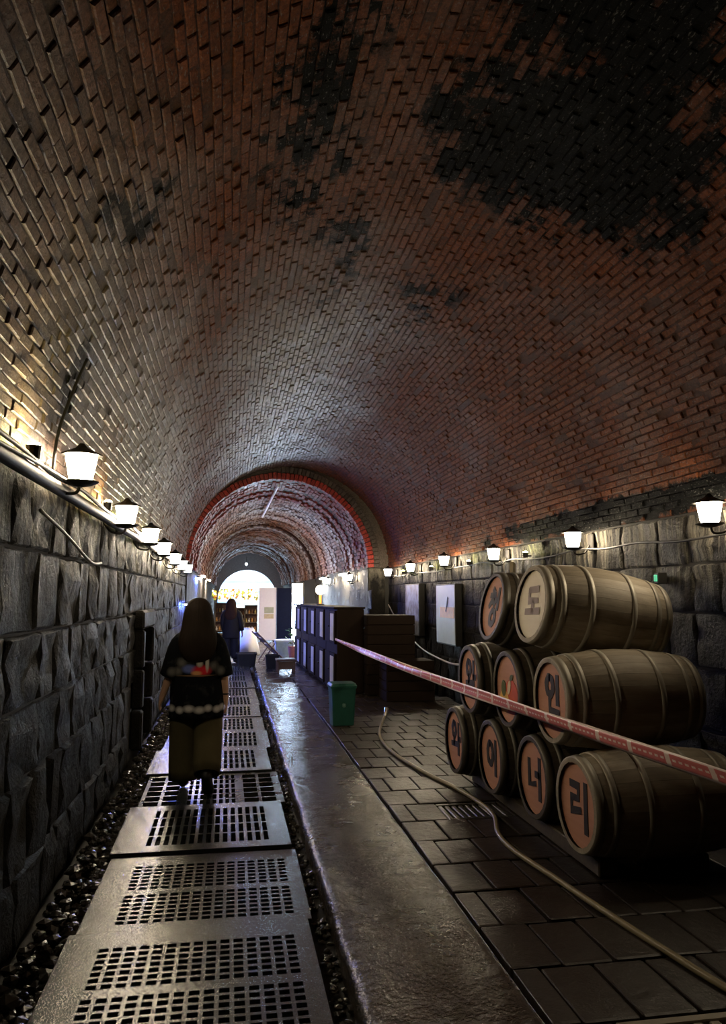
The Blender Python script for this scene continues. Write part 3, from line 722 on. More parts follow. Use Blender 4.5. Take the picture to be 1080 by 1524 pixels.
MB().box((0, -0.147, 0.25), (0.05, 0.012, 0.05), bevel=0.012).build('emblem', plain('bin_emblem', (0.10, 0.2, 0.16), 0.5), t)

# ================================================================== CABINETS ON THE RIGHT
M_DARKW = plain('dark_wood', (0.014, 0.008, 0.005), 0.7, scale=7, spec=0.1)
M_WPAN = plain('white_panel', (0.62, 0.60, 0.56), 0.45, var=0.15)
def cabinet():
    t = thing('display_cabinet', 'dark wooden display cabinet with tall white panels in two tiers', 'cabinet', group='cabinets by the green bin')
    MB().box((0.24, 0.625, 0.70), (0.46, 1.24, 1.40), bevel=0.012).build('body', M_DARKW, t)
    MB().box((0.22, 0.625, 1.415), (0.54, 1.25, 0.03), bevel=0.006).build('top', M_DARKW, t)
    for z0, z1 in ((0.10, 0.60), (0.86, 1.32)):
        fr = MB().box((-0.005, 0.32, (z0 + z1) / 2), (0.05, 0.50, z1 - z0 + 0.10), bevel=0.008).build('door', M_DARKW, t)
        MB().box((-0.034, 0.30, (z0 + z1) / 2), (0.012, 0.34, z1 - z0), bevel=0.004).build('pane', M_WPAN, fr)
        d2 = MB().box((-0.005, 0.93, (z0 + z1) / 2), (0.03, 0.56, z1 - z0 + 0.10), bevel=0.008).build('door', M_DARKW, t)
        MB().ico((-0.03, 0.72, (z0 + z1) / 2), 0.016, 1).build('knob', M_IRON, d2)
    return t
cab = cabinet(); yc = 12.75
for i in range(5):
    o = cab if i == 0 else copy_tree(cab)
    o['label'] = 'dark wooden cabinet with tall white panels, %s from the green bin' % ORD[i]
    o.location = (1.74 - 0.035 * i, yc + 1.26 * i, -0.005); o.rotation_euler = (0, 0, 0.028)
# low dark crates behind the cabinets, against the wall
for i, (x, y, w, d, h_, l) in enumerate(((2.62, 12.9, 0.8, 0.8, 1.30, 'tall dark wooden crate between the cabinets and the wall'), (2.75, 11.95, 0.75, 0.6, 0.62, 'low dark wooden crate on the pavers in front of the tall crate'))):
    t = thing('wooden_crate', l, 'crate', (x, y, -0.005))
    nb = int(h_ / 0.15)
    for k in range(nb): MB().box((0, -d / 2, (k + 0.5) * h_ / nb), (w, 0.02, h_ / nb - 0.012), bevel=0.003).build('slat', M_DARKW, t)
    for k in range(nb): MB().box((-w / 2, 0, (k + 0.5) * h_ / nb), (0.02, d, h_ / nb - 0.012), bevel=0.003).build('slat', M_DARKW, t)
    MB().box((0.0, 0.0, h_ / 2), (w - 0.03, d - 0.03, h_ - 0.01)).build('core', M_DARKW, t)
# lamp on the cabinets
t = thing('post_lamp', 'lit round globe lamp on an amber stem standing on the cabinets', 'lamp', (1.83, 16.0, 1.425))
MB().lathe([(0.09, 0), (0.085, 0.02), (0.03, 0.03)], 16).build('base', M_IRON, t)
MB().lathe([(0.028, 0.03), (0.028, 0.22)], 12).build('stem', glow('amber_stem', (1.0, 0.42, 0.06), 1.6), t)
MB().lathe([(0.03, 0.22), (0.08, 0.25), (0.10, 0.31), (0.08, 0.38), (0.03, 0.41)], 16).build('globe', glow('globe_glass', (1.0, 0.92, 0.78), 16), t, smooth=True)

# ================================================================== WALL PICTURES, SMALL WALL THINGS (right)
t = NT('poster_blue'); k = t.noise(t.pos(obj=True), 5, 4); M_PB = t.fin(t.mix(t.ramp(k, [(0.4, 0.0), (0.6, 1.0)]), (0.04, 0.06, 0.13), (0.32, 0.40, 0.58)), 0.35)
M_PG = plain('poster_grey', (0.45, 0.44, 0.40), 0.4, var=0.2, scale=4)
def board(y0, y1, z0, z1, mat, label, fish=False):
    t = thing('picture_board', label, 'picture', (3.44, (y0 + y1) / 2, z0)); w = y1 - y0; h_ = z1 - z0
    MB().box((0, 0, h_ / 2), (0.11, w, h_), bevel=0.006).build('frame', M_IRON, t)
    MB().box((-0.058, 0, h_ / 2), (0.008, w - 0.04, h_ - 0.04)).build('print', mat, t)
    if fish:
        MB().box((-0.0635, -0.1, h_ * 0.53), (0.006, w * 0.72, 0.17), bevel=0.002).build('printed_band', plain('print_orange', (0.75, 0.36, 0.06), 0.45), t)
        MB().box((-0.067, -0.12, h_ * 0.66), (0.005, 0.05, 0.26), Matrix.Rotation(0.5, 3, 'X')).build('printed_stem', M_INK, t)
board(11.35, 12.45, 0.84, 1.80, M_PG, 'grey picture board with an orange band on the barrel-side wall', True)
board(13.65, 14.75, 0.88, 1.84, M_PB, 'blue picture board on the barrel-side wall')
t = thing('wooden_plank', 'weathered plank leaning on the wall behind the barrels', 'plank', (3.20, 8.62, -0.005))
tag(t); a = Vector((0, 0, 0.01)); b = Vector((0.20, 0.30, 2.02)); d = (b - a)
MB().box((a + b) / 2, (0.04, 0.14, d.length), d.to_track_quat('Z', 'Y').to_matrix()).build('board', M_TIMB, t)
MB().box(a.lerp(b, 0.9) + Vector((-0.025, 0, 0)), (0.02, 0.14, 0.05)).build('cleat', M_TIMB, t)
t = thing('indicator_lamp', 'tiny green indicator lamp on the dark wall behind the barrels', 'indicator', (3.40, 5.72, 1.75))
MB().box((0.045, 0, 0), (0.08, 0.07, 0.09), bevel=0.006).build('housing', M_IRON, t)
MB().box((0.0, 0, 0), (0.012, 0.04, 0.055), bevel=0.004).build('lens', glow('green_led', (0.12, 0.75, 0.45), 0.35), t)
# ================================================================== PEOPLE
def skin_body(name, verts, edges, mat, loc, rz, levels=2):
    me = bpy.data.meshes.new(name); me.from_pydata([v[:3] for v in verts], edges, [])
    o = link(name, me, mat, None, loc, (0, 0, rz))
    o.modifiers.new('skin', 'SKIN'); 
    for i, v in enumerate(verts):
        sv = me.skin_vertices[0].data[i]; r = v[3]; sv.radius = (r, r) if not isinstance(r, tuple) else r; sv.use_root = (i == 0)
    o.modifiers['skin'].use_smooth_shade = True
    s = o.modifiers.new('sub', 'SUBSURF'); s.levels = levels; s.render_levels = levels
    return o
def figure(name, label, mat, loc, rz, pose, h=1.0):
    V = []; E = []
    def add(p, r, par=None):
        V.append((p[0] * h, p[1] * h, p[2] * h, r * h)); i = len(V) - 1
        if par is not None: E.append((par, i))
        return i
    pel = add((0, 0, 0.84), 0.125); sp1 = add((0, 0, 0.98), 0.115, pel); ch = add((0, 0, 1.14), 0.125, sp1); cl = add((0, 0, 1.25), 0.085, ch)
    nk = add((0, 0.0, 1.315), 0.05, cl); jaw = add((0, 0.015, 1.375), 0.07, nk); hd = add((0, 0.01, 1.45), 0.093, jaw); top = add((0, 0.0, 1.525), 0.075, hd)
    add((0, 0.105, 1.425), 0.014, hd)                                    # nose
    for s in (-1, 1): add((s * 0.092, 0.0, 1.435), 0.016, hd)            # ears
    for s in (-1, 1):
        sh, el, wr = pose['arm'][s]
        a = add((s * 0.10, 0, 1.255), 0.065, cl); a = add(sh, 0.056, a); b = add(el, 0.042, a); c = add(wr, 0.029, b)
        dr = (Vector(wr) - Vector(el)).normalized(); pm_ = Vector(wr) + dr * 0.055; side = Vector((0, 1, 0)); side = (side - dr * side.dot(dr)).normalized(); inw = Vector((-s, 0, 0))
        p0 = add(pm_, 0.030, c)
        for k, (o_, ln) in enumerate(((0.027, 0.065), (0.009, 0.075), (-0.009, 0.07), (-0.026, 0.055))):
            q0 = pm_ + dr * 0.02 + side * o_; q1 = q0 + dr * ln * 0.55 + inw * 0.006; q2 = q1 + dr * ln * 0.45 + inw * 0.018
            i0 = add(q0, 0.0095, p0); i1 = add(q1, 0.0088, i0); add(q2, 0.0078, i1)
        t0 = Vector(wr) + dr * 0.03 + side * 0.03; t1 = t0 + dr * 0.03 + side * 0.018 + inw * 0.01
        i0 = add(t0, 0.0115, p0); add(t1 + dr * 0.02, 0.009, add(t1, 0.010, i0))
        hip, kn, an, toe = pose['leg'][s]
        a = add(hip, 0.085, pel); b = add(kn, 0.056, a); c = add(an, 0.038, b); add(toe, 0.032, c)
    o = skin_body(name, V, E, mat, loc, rz)
    return tag(o, label, 'person')
def ring(cx, cy, z, rx, ry, n=20, wob=0.0, ph=0.0): return [Vector((cx + rx * math.cos(2 * PI * i / n) * (1 + wob * math.sin(5 * 2 * PI * i / n + ph)), cy + ry * math.sin(2 * PI * i / n) * (1 + wob * math.sin(4 * 2 * PI * i / n + ph)), z)) for i in range(n)]
def tring(p, d, r, n=14):
    d = d.normalized(); u = (Vector((0, 1, 0)) - d * d.y).normalized(); v = d.cross(u)
    return [p + (u * math.cos(2 * PI * i / n) + v * math.sin(2 * PI * i / n)) * r for i in range(n)]
def clothing(name, parent, lofts, mat, sub=1):
    mb = MB()
    for L in lofts: mb.loft(L, cap=False)
    o = mb.build(name, mat, parent, smooth=True)
    s = o.modifiers.new('sub', 'SUBSURF'); s.levels = sub; s.render_levels = sub
    s2 = o.modifiers.new('cloth', 'SOLIDIFY'); s2.thickness = 0.006; s2.offset = 1
    return o
M_SKIN = plain('skin', (0.50, 0.30, 0.20), 0.5, var=0.08, bump=0.03)
# --- printed shirt: black ground, flower band at the hem, coloured posy on the upper back
t = NT('printed_black_shirt'); oc = t.n('ShaderNodeTexCoord').outputs['Object']
def oblob(c, s, soft=0.35):
    v = t.n('ShaderNodeVectorMath', _operation='SUBTRACT'); t.set(v.inputs[0], oc); v.inputs[1].default_value = c
    d = t.n('ShaderNodeVectorMath', _operation='DIVIDE'); t.set(d.inputs[0], v.outputs[0]); d.inputs[1].default_value = s
    l = t.n('ShaderNodeVectorMath', _operation='LENGTH'); t.set(l.inputs[0], d.outputs[0]); nd = t.n('ShaderNodeMapRange'); t.set(nd.inputs[0], l.outputs['Value'])
    nd.inputs[1].default_value = 1 + soft; nd.inputs[2].default_value = 1 - soft; return nd.outputs[0]
c = t.mix(t.ramp(t.noise(t.pos((1, 1, 1), obj=True), 9, 3), [(0.55, 0.0), (0.66, 0.55)]), (0.004, 0.0045, 0.006), (0.035, 0.035, 0.034))
for i, xx in enumerate((-0.20, -0.13, -0.055, 0.03, 0.10, 0.17, 0.215)):
    c = t.mix(oblob((xx, -0.13, 0.685 + 0.006 * (-1) ** i), (0.027 + 0.012 * (i in (2, 3)), 0.2, 0.024), 0.5), c, (0.50, 0.48, 0.46))
c = t.mix(oblob((-0.06, -0.12, 1.01), (0.055, 0.1, 0.032)), c, (0.10, 0.13, 0.32))
c = t.mix(oblob((0.04, -0.12, 0.995), (0.07, 0.1, 0.04)), c, (0.50, 0.02, 0.03))
c = t.mix(oblob((0.0, -0.12, 0.975), (0.04, 0.1, 0.018)), c, (0.50, 0.25, 0.10))
c = t.mix(oblob((0.085, -0.12, 1.05), (0.014, 0.1, 0.06)), c, (0.42, 0.40, 0.34))
c = t.mix(oblob((0.025, -0.12, 1.05), (0.024, 0.1, 0.025)), c, (0.35, 0.33, 0.28))
for xx, zz in ((-0.12, 1.06), (-0.15, 0.99), (-0.20, 0.985), (0.19, 0.99), (0.14, 1.03)): c = t.mix(oblob((xx, -0.1, zz), (0.03, 0.2, 0.03), 0.6), c, (0.11, 0.105, 0.095))
c = t.mix(oblob((0.0, -0.12, 0.955), (0.14, 0.1, 0.006)), c, (0.16, 0.10, 0.05))
t.bump(t.noise(oc, 14, 4), 0.3, 0.02); M_SHIRT = t.fin(c, 0.85, 0, 0.08)
M_TROU = plain('olive_trousers', (0.105, 0.088, 0.045), 0.9, var=0.25, scale=8, bump=0.4, spec=0.1)
M_SHOE = plain('black_shoe', (0.010, 0.010, 0.010), 0.5)
def hair_mat(name, c):
    t = NT(name); n = t.noise(t.pos((22, 22, 1.2), obj=True), 3, 5, 0.6); t.bump(n, 0.6, 0.01); return t.fin(t.mix(n, tuple(x * 0.5 for x in c), tuple(x * 1.5 for x in c)), 0.7, 0, 0.12)
M_HAIR = hair_mat('dark_brown_hair', (0.013, 0.008, 0.005)); M_HAIR2 = hair_mat('brown_hair', (0.055, 0.028, 0.018))
pose = {'arm': {-1: ((-0.155, 0, 1.225), (-0.212, -0.03, 0.985), (-0.275, 0.02, 0.785)), 1: ((0.155, 0, 1.225), (0.214, -0.03, 0.985), (0.237, 0.0, 0.765))},
        'leg': {-1: ((-0.095, 0.01, 0.78), (-0.105, 0.10, 0.44), (-0.10, 0.10, 0.075), (-0.105, 0.24, 0.035)), 1: ((0.095, 0, 0.78), (0.10, 0.03, 0.45), (0.10, -0.17, 0.155), (0.11, -0.05, 0.035))}}
PX, PY, PZ = -0.275, 6.62, 0.0
p1 = figure('person', 'woman walking away in a black printed shirt and wide olive trousers, long dark hair', M_SKIN, (PX, PY, PZ), 0, pose)
# shirt
tor = [ring(0, 0, 1.325, 0.065, 0.062), ring(0, -0.005, 1.30, 0.105, 0.085), ring(0, -0.005, 1.265, 0.165, 0.10), ring(0, -0.008, 1.20, 0.195, 0.122), ring(0, -0.006, 1.08, 0.205, 0.135, wob=.02), ring(0, -0.002, 0.94, 0.207, 0.135, wob=.03, ph=1),
       ring(0, 0, 0.80, 0.214, 0.14, wob=.03, ph=2), ring(0, 0, 0.68, 0.22, 0.145, wob=.03, ph=2.6), ring(0, 0, 0.605, 0.222, 0.15, wob=.035, ph=3)]
lofts = [tor]
for s in (-1, 1):
    sh, el, wr = [Vector(q) for q in pose['arm'][s]]; a0 = Vector((s * 0.10, -0.003, 1.245)); e1 = el + (wr - el) * 0.16
    lofts.append([tring(a0, sh - a0, 0.078), tring(sh + Vector((0, 0, -0.005)), (el - a0), 0.078), tring(sh.lerp(el, 0.5), el - sh, 0.075), tring(el, wr - sh, 0.078), tring(e1, wr - el, 0.076)])
clothing('shirt', p1, lofts, M_SHIRT)
def leg_loft(s, hem, wide):
    hip, kn, an, toe = [Vector(q) for q in pose['leg'][s]]; hp = Vector((s * 0.10, 0, 0.80)); e = kn.lerp(an, hem)
    return [tring(hp + Vector((-s * 0.01, 0, 0.0)), Vector((0, 0, -1)), 0.098, 16), tring(hp + Vector((0, 0.01, -0.2)), kn - hp, 0.118, 16), tring(kn + Vector((0, -0.015, 0.05)), kn - hp + (an - kn) * 0.5, 0.112, 16), tring(kn.lerp(an, 0.5) + Vector((0, -0.01, 0)), an - kn, 0.116, 16), tring(e, an - kn, wide, 16)]
clothing('trousers', p1, [[ring(0, 0, 0.97, 0.165, 0.105), ring(0, 0, 0.86, 0.18, 0.112), ring(0, 0, 0.77, 0.19, 0.12), ring(0, 0, 0.66, 0.18, 0.11)], leg_loft(-1, 0.97, 0.115), leg_loft(1, 0.94, 0.10)], M_TROU)
def shoe(parent, an, toe, heel_drop):
    an, toe = Vector(an), Vector(toe); d = (toe - an); d2 = Vector((d.x, d.y, d.z)).normalized()
    u = Vector((1, 0, 0)); n = u.cross(d2).normalized()
    if n.z < 0: n = -n
    rings = []
    for f, w, hh, lo in ((-0.40, 0.030, 0.05, -0.05), (-0.28, 0.042, 0.075, -0.055), (0.0, 0.044, 0.07, -0.055), (0.5, 0.046, 0.035, -0.045), (0.95, 0.050, 0.018, -0.035), (1.25, 0.042, 0.004, -0.030), (1.38, 0.02, -0.008, -0.026)):
        c = an + d * f; rings.append([c + u * (w * math.cos(2 * PI * i / 14)) + n * (((hh + lo) / 2) + (hh - lo) / 2 * math.sin(2 * PI * i / 14)) for i in range(14)])
    MB().loft(rings).build('shoe', M_SHOE, parent, smooth=True)
for s in (-1, 1): shoe(p1, pose['leg'][s][2], pose['leg'][s][3], 0)
def hair(parent, mat, scale=1.0, low=1.05):
    prof = [(1.592, -0.02, 0.012, 0.012), (1.585, -0.02, 0.05, 0.05), (1.56, -0.025, 0.085, 0.082), (1.51, -0.032, 0.112, 0.10), (1.45, -0.036, 0.125, 0.102), (1.39, -0.045, 0.132, 0.098), (1.33, -0.06, 0.142, 0.092), (1.27, -0.085, 0.158, 0.08),
            (1.21, -0.105, 0.162, 0.062), (1.14, -0.115, 0.145, 0.048), (1.08, -0.12, 0.105, 0.036), (low, -0.12, 0.05, 0.02)]
    L = [ring(0, cy * scale, z * scale, rx * scale, ry * scale, 28, wob=0.025 if z < 1.45 else 0.0, ph=z * 6) for z, cy, rx, ry in prof]
    o = MB().loft(L).build('hair', mat, parent, smooth=True); s = o.modifiers.new('sub', 'SUBSURF'); s.levels = 1; s.render_levels = 1
    return o
hair(p1, M_HAIR)
MB().tube([Vector((0.235 + 0.033 * math.cos(a), -0.002 + 0.033 * math.sin(a), 0.79)) for a in [2 * PI * i / 16 for i in range(17)]], 0.006, 6).build('bracelet', M_INK, p1)
def face(p, k=1.0):
    for s in (-1, 1):
        e = MB().ico((s * 0.034 * k, 0.088 * k, 1.452 * k), 0.012 * k, 2).build('eye', plain('eye_white', (0.7, 0.68, 0.65), 0.3), p)
        MB().ico((s * 0.034 * k, 0.0985 * k, 1.452 * k), 0.005 * k, 1).build('iris', M_INK, e)
    MB().box((0, 0.088 * k, 1.385 * k), (0.042 * k, 0.012 * k, 0.012 * k), bevel=0.004 * k).build('lips', plain('lips', (0.35, 0.10, 0.09), 0.45), p)
face(p1)
# --- second woman further down the tunnel
pose2 = {'arm': {-1: ((-0.175, 0, 1.235), (-0.22, -0.03, 0.99), (-0.20, 0.06, 0.78)), 1: ((0.175, 0, 1.235), (0.26, -0.04, 1.0), (0.27, 0.02, 0.77))},
         'leg': {-1: ((-0.095, 0, 0.78), (-0.10, 0.03, 0.44), (-0.10, -0.02, 0.075), (-0.11, 0.12, 0.035)), 1: ((0.095, 0, 0.78), (0.10, 0.04, 0.44), (0.105, 0.02, 0.075), (0.12, 0.16, 0.035))}}
K2 = 0.985
p2 = figure('person', 'woman with long brown hair in black clothes standing beyond the walking woman', M_SKIN, (0.0, 19.1, -0.01), -0.25, pose2, K2)
def sc(L): return [[q * K2 for q in r] for r in L]
lofts = [sc(tor)]
for s in (-1, 1):
    sh, el, wr = [Vector(q) for q in pose2['arm'][s]]; a0 = Vector((s * 0.10, -0.003, 1.245))
    lofts.append(sc([tring(a0, sh - a0, 0.085), tring(sh, el - a0, 0.08), tring(sh.lerp(el, 0.5), el - sh, 0.068), tring(el, wr - sh, 0.06), tring(el.lerp(wr, 0.85), wr - el, 0.048)]))
clothing('shirt', p2, lofts, plain('black_cloth', (0.012, 0.011, 0.011), 0.8))
pose_keep = pose; pose = pose2
clothing('trousers', p2, [sc([ring(0, 0, 0.97, 0.165, 0.105), ring(0, 0, 0.86, 0.18, 0.112), ring(0, 0, 0.77, 0.19, 0.12), ring(0, 0, 0.66, 0.18, 0.11)]), sc(leg_loft(-1, 0.92, 0.085)), sc(leg_loft(1, 0.92, 0.085))], plain('black_cloth', (0.012, 0.011, 0.011), 0.8))
for s in (-1, 1): shoe(p2, Vector(pose2['leg'][s][2]) * K2, Vector(pose2['leg'][s][3]) * K2, 0)
hair(p2, M_HAIR2, K2); face(p2, K2)

# ================================================================== FAR END OF THE TUNNEL
M_WHITE = plain('white_board', (0.88, 0.87, 0.84), 0.5, var=0.08)
M_NAVY = plain('navy_board', (0.006, 0.010, 0.03), 0.6, spec=0.1)
def standing(name, label, cat, x0, x1, y, h_, mat, extra=None):
    t = thing(name, label, cat, ((x0 + x1) / 2, y, -0.01)); w = x1 - x0
    MB().box((0, 0, h_ / 2 + 0.03), (w, 0.05, h_ - 0.02), bevel=0.008).build('panel', mat, t)
    for s in (-1, 1): MB().box((s * w * 0.36, 0, 0.02), (0.06, 0.4, 0.04), bevel=0.008).build('foot', M_IRON, t)
    return t
t = standing('banner', 'tall white banner stand with a small printed picture', 'banner', 0.97, 1.60, 28.0, 1.92, M_WHITE)
MB().box((0.05, -0.03, 1.12), (0.34, 0.008, 0.22)).build('print', plain('print_green', (0.42, 0.46, 0.30), 0.5), t)
MB().box((0.05, -0.03, 0.9), (0.34, 0.008, 0.16)).build('print', plain('print_tan', (0.6, 0.52, 0.3), 0.5), t)
standing('partition_panel', 'dark navy partition panel beside the white banner', 'partition', 1.62, 2.16, 27.9, 1.90, M_NAVY)
t = thing('light_box', 'tall glowing blue-white light box beside the navy panel', 'light box', (2.21, 26.0, -0.01))
MB().box((0, 0.05, 1.05), (0.44, 0.10, 2.10), bevel=0.01).build('case', M_IRON, t)
MB().box((-0.02, -0.006, 1.08), (0.34, 0.012, 1.92)).build('screen', glow('lightbox_white', (0.62, 0.80, 1.0), 85.0), t)
MB().box((0.13, -0.016, 1.25), (0.08, 0.010, 0.7)).build('picture', glow('lightbox_blue', (0.12, 0.25, 1.0), 14), t)
# black tubs on the floor
M_TUB = plain('black_plastic', (0.010, 0.012, 0.012), 0.35)
for x, y, w, d, h_, l in ((0.36, 18.25, 0.46, 0.5, 0.30, 'wide black plastic tub on the floor at the end of the pallets'), (0.92, 17.5, 0.30, 0.34, 0.31, 'small black plastic tub beside the wide tub')):
    t = thing('plastic_tub', l, 'tub', (x, y, -0.012))
    MB().loft([rrect(w * 0.86, d * 0.86, 0), rrect(w, d, h_), rrect(w * 0.93, d * 0.93, h_), rrect(w * 0.82, d * 0.82, 0.03)]).build('body', M_TUB, t)
    MB().loft([rrect(w * 1.06, d * 1.06, h_ - 0.03), rrect(w * 1.06, d * 1.06, h_ + 0.004), rrect(w * 0.94, d * 0.94, h_ + 0.004), rrect(w * 0.94, d * 0.94, h_ - 0.03)]).build('rim', M_TUB, t)
# folding lounger-like frame with pale cloth leaning diagonally
t = thing('folding_frame', 'folding frame with striped pale cloth slung between brown rails', 'folding chair', (0.98, 19.4, -0.01), 0.2)
for s in (-1, 1):
    MB().tube([(-0.42, s * 0.25, 0.74), (0.30, s * 0.25, 0.03)], 0.018).build('rail', plain('brown_rail', (0.12, 0.07, 0.05), 0.5), t)
    MB().tube([(0.05, s * 0.22, 0.45), (-0.25, s * 0.22, 0.02)], 0.016).build('leg', plain('brown_rail', (0.12, 0.07, 0.05), 0.5), t)
for k in range(5):
    a, b = Vector((-0.42, 0, 0.74)), Vector((0.30, 0, 0.03)); q = a.lerp(b, (k + 0.5) / 5)
    MB().box(q, (0.15, 0.46, 0.012), Matrix.Rotation(math.atan2(0.71, 0.72), 3, 'Y')).build('cloth_strip', plain('pale_cloth', (0.62, 0.60, 0.66), 0.7) if k % 2 == 0 else plain('mauve_cloth', (0.30, 0.24, 0.32), 0.7), t)
t = thing('cooler_box', 'pale blue lidded box on the floor under the light box', 'box', (1.42, 20.9, -0.01))
MB().loft([rrect(0.46, 0.4, 0), rrect(0.50, 0.44, 0.40)]).build('body', plain('pale_blue', (0.35, 0.52, 0.75), 0.45), t); MB().loft([rrect(0.52, 0.46, 0.40), rrect(0.52, 0.46, 0.44), rrect(0.46, 0.40, 0.46)]).build('lid', plain('pale_blue2', (0.5, 0.62, 0.8), 0.45), t)
t = thing('low_bench', 'low brown wooden bench at the end of the cabinets', 'bench', (1.16, 16.6, -0.012))
MB().box((0, 0, 0.27), (0.42, 0.5, 0.04), bevel=0.008).build('seat', plain('bench_brown', (0.11, 0.07, 0.055), 0.5), t)
for sx in (-1, 1):
    for sy in (-1, 1): MB().box((sx * 0.17, sy * 0.2, 0.125), (0.045, 0.045, 0.25)).build('leg', plain('bench_brown', (0.11, 0.07, 0.055), 0.5), t)
MB().box((0, -0.19, 0.16), (0.32, 0.02, 0.16)).build('apron', plain('bench_brown', (0.11, 0.07, 0.055), 0.5), t)
t = thing('draped_table', 'small table under a white cloth that falls to the floor', 'table', (0.45, 21.6, -0.01))
MB().loft([ring(0, 0, 0.012, 0.36, 0.36, 24, 0.06), ring(0, 0, 0.35, 0.28, 0.28, 24, 0.05), ring(0, 0, 0.70, 0.19, 0.19, 24, 0.02), ring(0, 0, 0.73, 0.15, 0.15, 24)]).build('cloth', M_WHITE, t, smooth=True)
MB().lathe([(0.17, 0.73), (0.17, 0.745)], 20).build('top', M_WHITE, t)
# potted plant by the navy panel
t = thing('potted_plant', 'small leafy plant in a pink pot beside the light box', 'plant', (1.62, 20.4, -0.01))
MB().lathe([(0.10, 0), (0.14, 0.30), (0.12, 0.30), (0.10, 0.26)], 16).build('pot', plain('pink_pot', (0.5, 0.2, 0.18), 0.5), t)
MB().lathe([(0.012, 0.26), (0.010, 0.55)], 6).build('stem', M_TIMB, t)
for k in range(26):
    a = random.uniform(0, 2 * PI); z = random.uniform(0.38, 0.82); rr = random.uniform(0.04, 0.17)
    MB().box((rr * math.cos(a), rr * math.sin(a), z), (0.11, 0.05, 0.006), Matrix.Rotation(a, 3, 'Z') @ Matrix.Rotation(random.uniform(-0.9, 0.4), 3, 'Y'), bevel=0.0).build('leaf', plain('leaf_green', (0.10, 0.26, 0.10), 0.5), t)
# flower bunches hung across the tunnel
FC = [(0.85, 0.62, 0.10), (0.80, 0.30, 0.05), (0.85, 0.80, 0.55), (0.55, 0.12, 0.05), (0.30, 0.36, 0.05)]
t_wire = tag(MB().tube([(-0.98, 33.0, 1.915), (0.2, 33.0, 1.912), (1.2, 33.0, 1.912), (2.9, 33.0, 1.915)], 0.010, 6).build('wire', M_CABLE), 'thin wire strung across the far tunnel for flower bunches', 'wire')
for i in range(9):
    x = -0.75 + i * 0.25
    t = thing('flower_bunch', 'bunch of yellow and orange flowers on the wire, %s from the pipe-side wall' % ORD[i], 'flowers', (x, 33.0, 1.90), 0, 'hanging flower bunches')
    for k in range(12):
        c_ = random.choice(FC[:3] if x < 0.6 else FC[:2]) if k < 9 else FC[4]
        MB().ico((random.uniform(-0.07, 0.07), random.uniform(-0.1, 0.1), -random.uniform(0.02, 0.42)), random.uniform(0.05, 0.07), 1).build('flower' if k < 9 else 'leaf', plain('petal_%.2f' % c_[1], c_, 0.6), t)
    MB().tube([(0, 0, 0.02), (0, 0, -0.35)], 0.008, 6).build('stem', M_TIMB, t)
    for k in range(3): MB().ico((random.uniform(-0.07, 0.07), -0.12, -random.uniform(0.03, 0.32)), 0.035, 1).build('fairy_bulb', glow('fairy_bulb', (1.0, 0.80, 0.38), 26), t)
# shelves of decorations below the bunches
for i, (x, y, hh) in enumerate(((-0.45, 35.0, 1.35), (0.35, 36.5, 1.1), (0.85, 34.5, 1.25))):
    t = thing('display_shelf', ['dark open shelf of small pale ornaments under the flower bunches', 'low dark shelf of ornaments deeper in the tunnel', 'shelf with orange ornaments near the white banner'][i], 'shelf', (x, y, -0.01))
    for s in (-1, 1): MB().box((s * 0.27, 0, hh / 2), (0.03, 0.3, hh), bevel=0.004).build('side_panel', M_TIMB, t)
    MB().box((0, 0.145, hh / 2), (0.52, 0.012, hh - 0.02)).build('back_panel', plain('shelf_back', (0.12, 0.06, 0.03), 0.6), t)
    for k in range(4): MB().box((0, 0, 0.1 + k * (hh - 0.13) / 3), (0.54, 0.3, 0.025)).build('shelf_board', M_TIMB, t)
    for k in range(3):
        for j in range(4):
            zz = 0.1 + k * (hh - 0.13) / 3 + 0.0125 - 0.01
            o = MB().lathe([(0.03, 0), (0.045, 0.06), (0.02, 0.13), (0.026, 0.17)], 10).build('ornament', plain('orn_%d' % ((j + k + i) % 4), [(0.8, 0.75, 0.65), (0.7, 0.35, 0.1), (0.3, 0.16, 0.08), (0.75, 0.6, 0.2)][(j + k + i) % 4], 0.4), None, (x - 0.2 + 0.13 * j, y, zz))
            tag(o, 'small %s vase on the %s tier of the %s' % (['cream', 'orange', 'brown', 'gold'][(j + k + i) % 4], ['lower', 'middle', 'upper'][k], ['shelf under the flower bunches', 'low shelf deeper in the tunnel', 'shelf near the white banner'][i]), 'ornament', 'ornaments on the far shelves')

# ---- portal and bright hall at the end
M_PORT = plain('portal_plaster', (0.36, 0.40, 0.48), 0.6)
mb = MB(); seg = 40; pr, pcx, psp = 1.72, 0.90, 1.46
V = {}
for i in range(seg + 1):
    a = PI * i / seg
    for j, y in enumerate((Y3 - 0.3, Y3)):
        V[j, 0, i] = mb.bm.verts.new((pcx + pr * math.cos(a), y, psp + pr * math.sin(a))); V[j, 1, i] = mb.bm.verts.new((CX3 + 2.3 * math.cos(a), y, 2.0 + 2.3 * math.sin(a)))
for i in range(seg):
    for j in (0, 1): mb.bm.faces.new((V[j, 0, i], V[j, 0, i + 1], V[j, 1, i + 1], V[j, 1, i]))
    mb.bm.faces.new((V[0, 0, i], V[0, 0, i + 1], V[1, 0, i + 1], V[1, 0, i]))
for s in (-1, 1): mb.box((pcx + s * (pr + 0.35), Y3 - 0.15, 1.0), (0.70, 0.3, 2.2))
tag(mb.build('wall_portal', M_PORT), kind='structure')
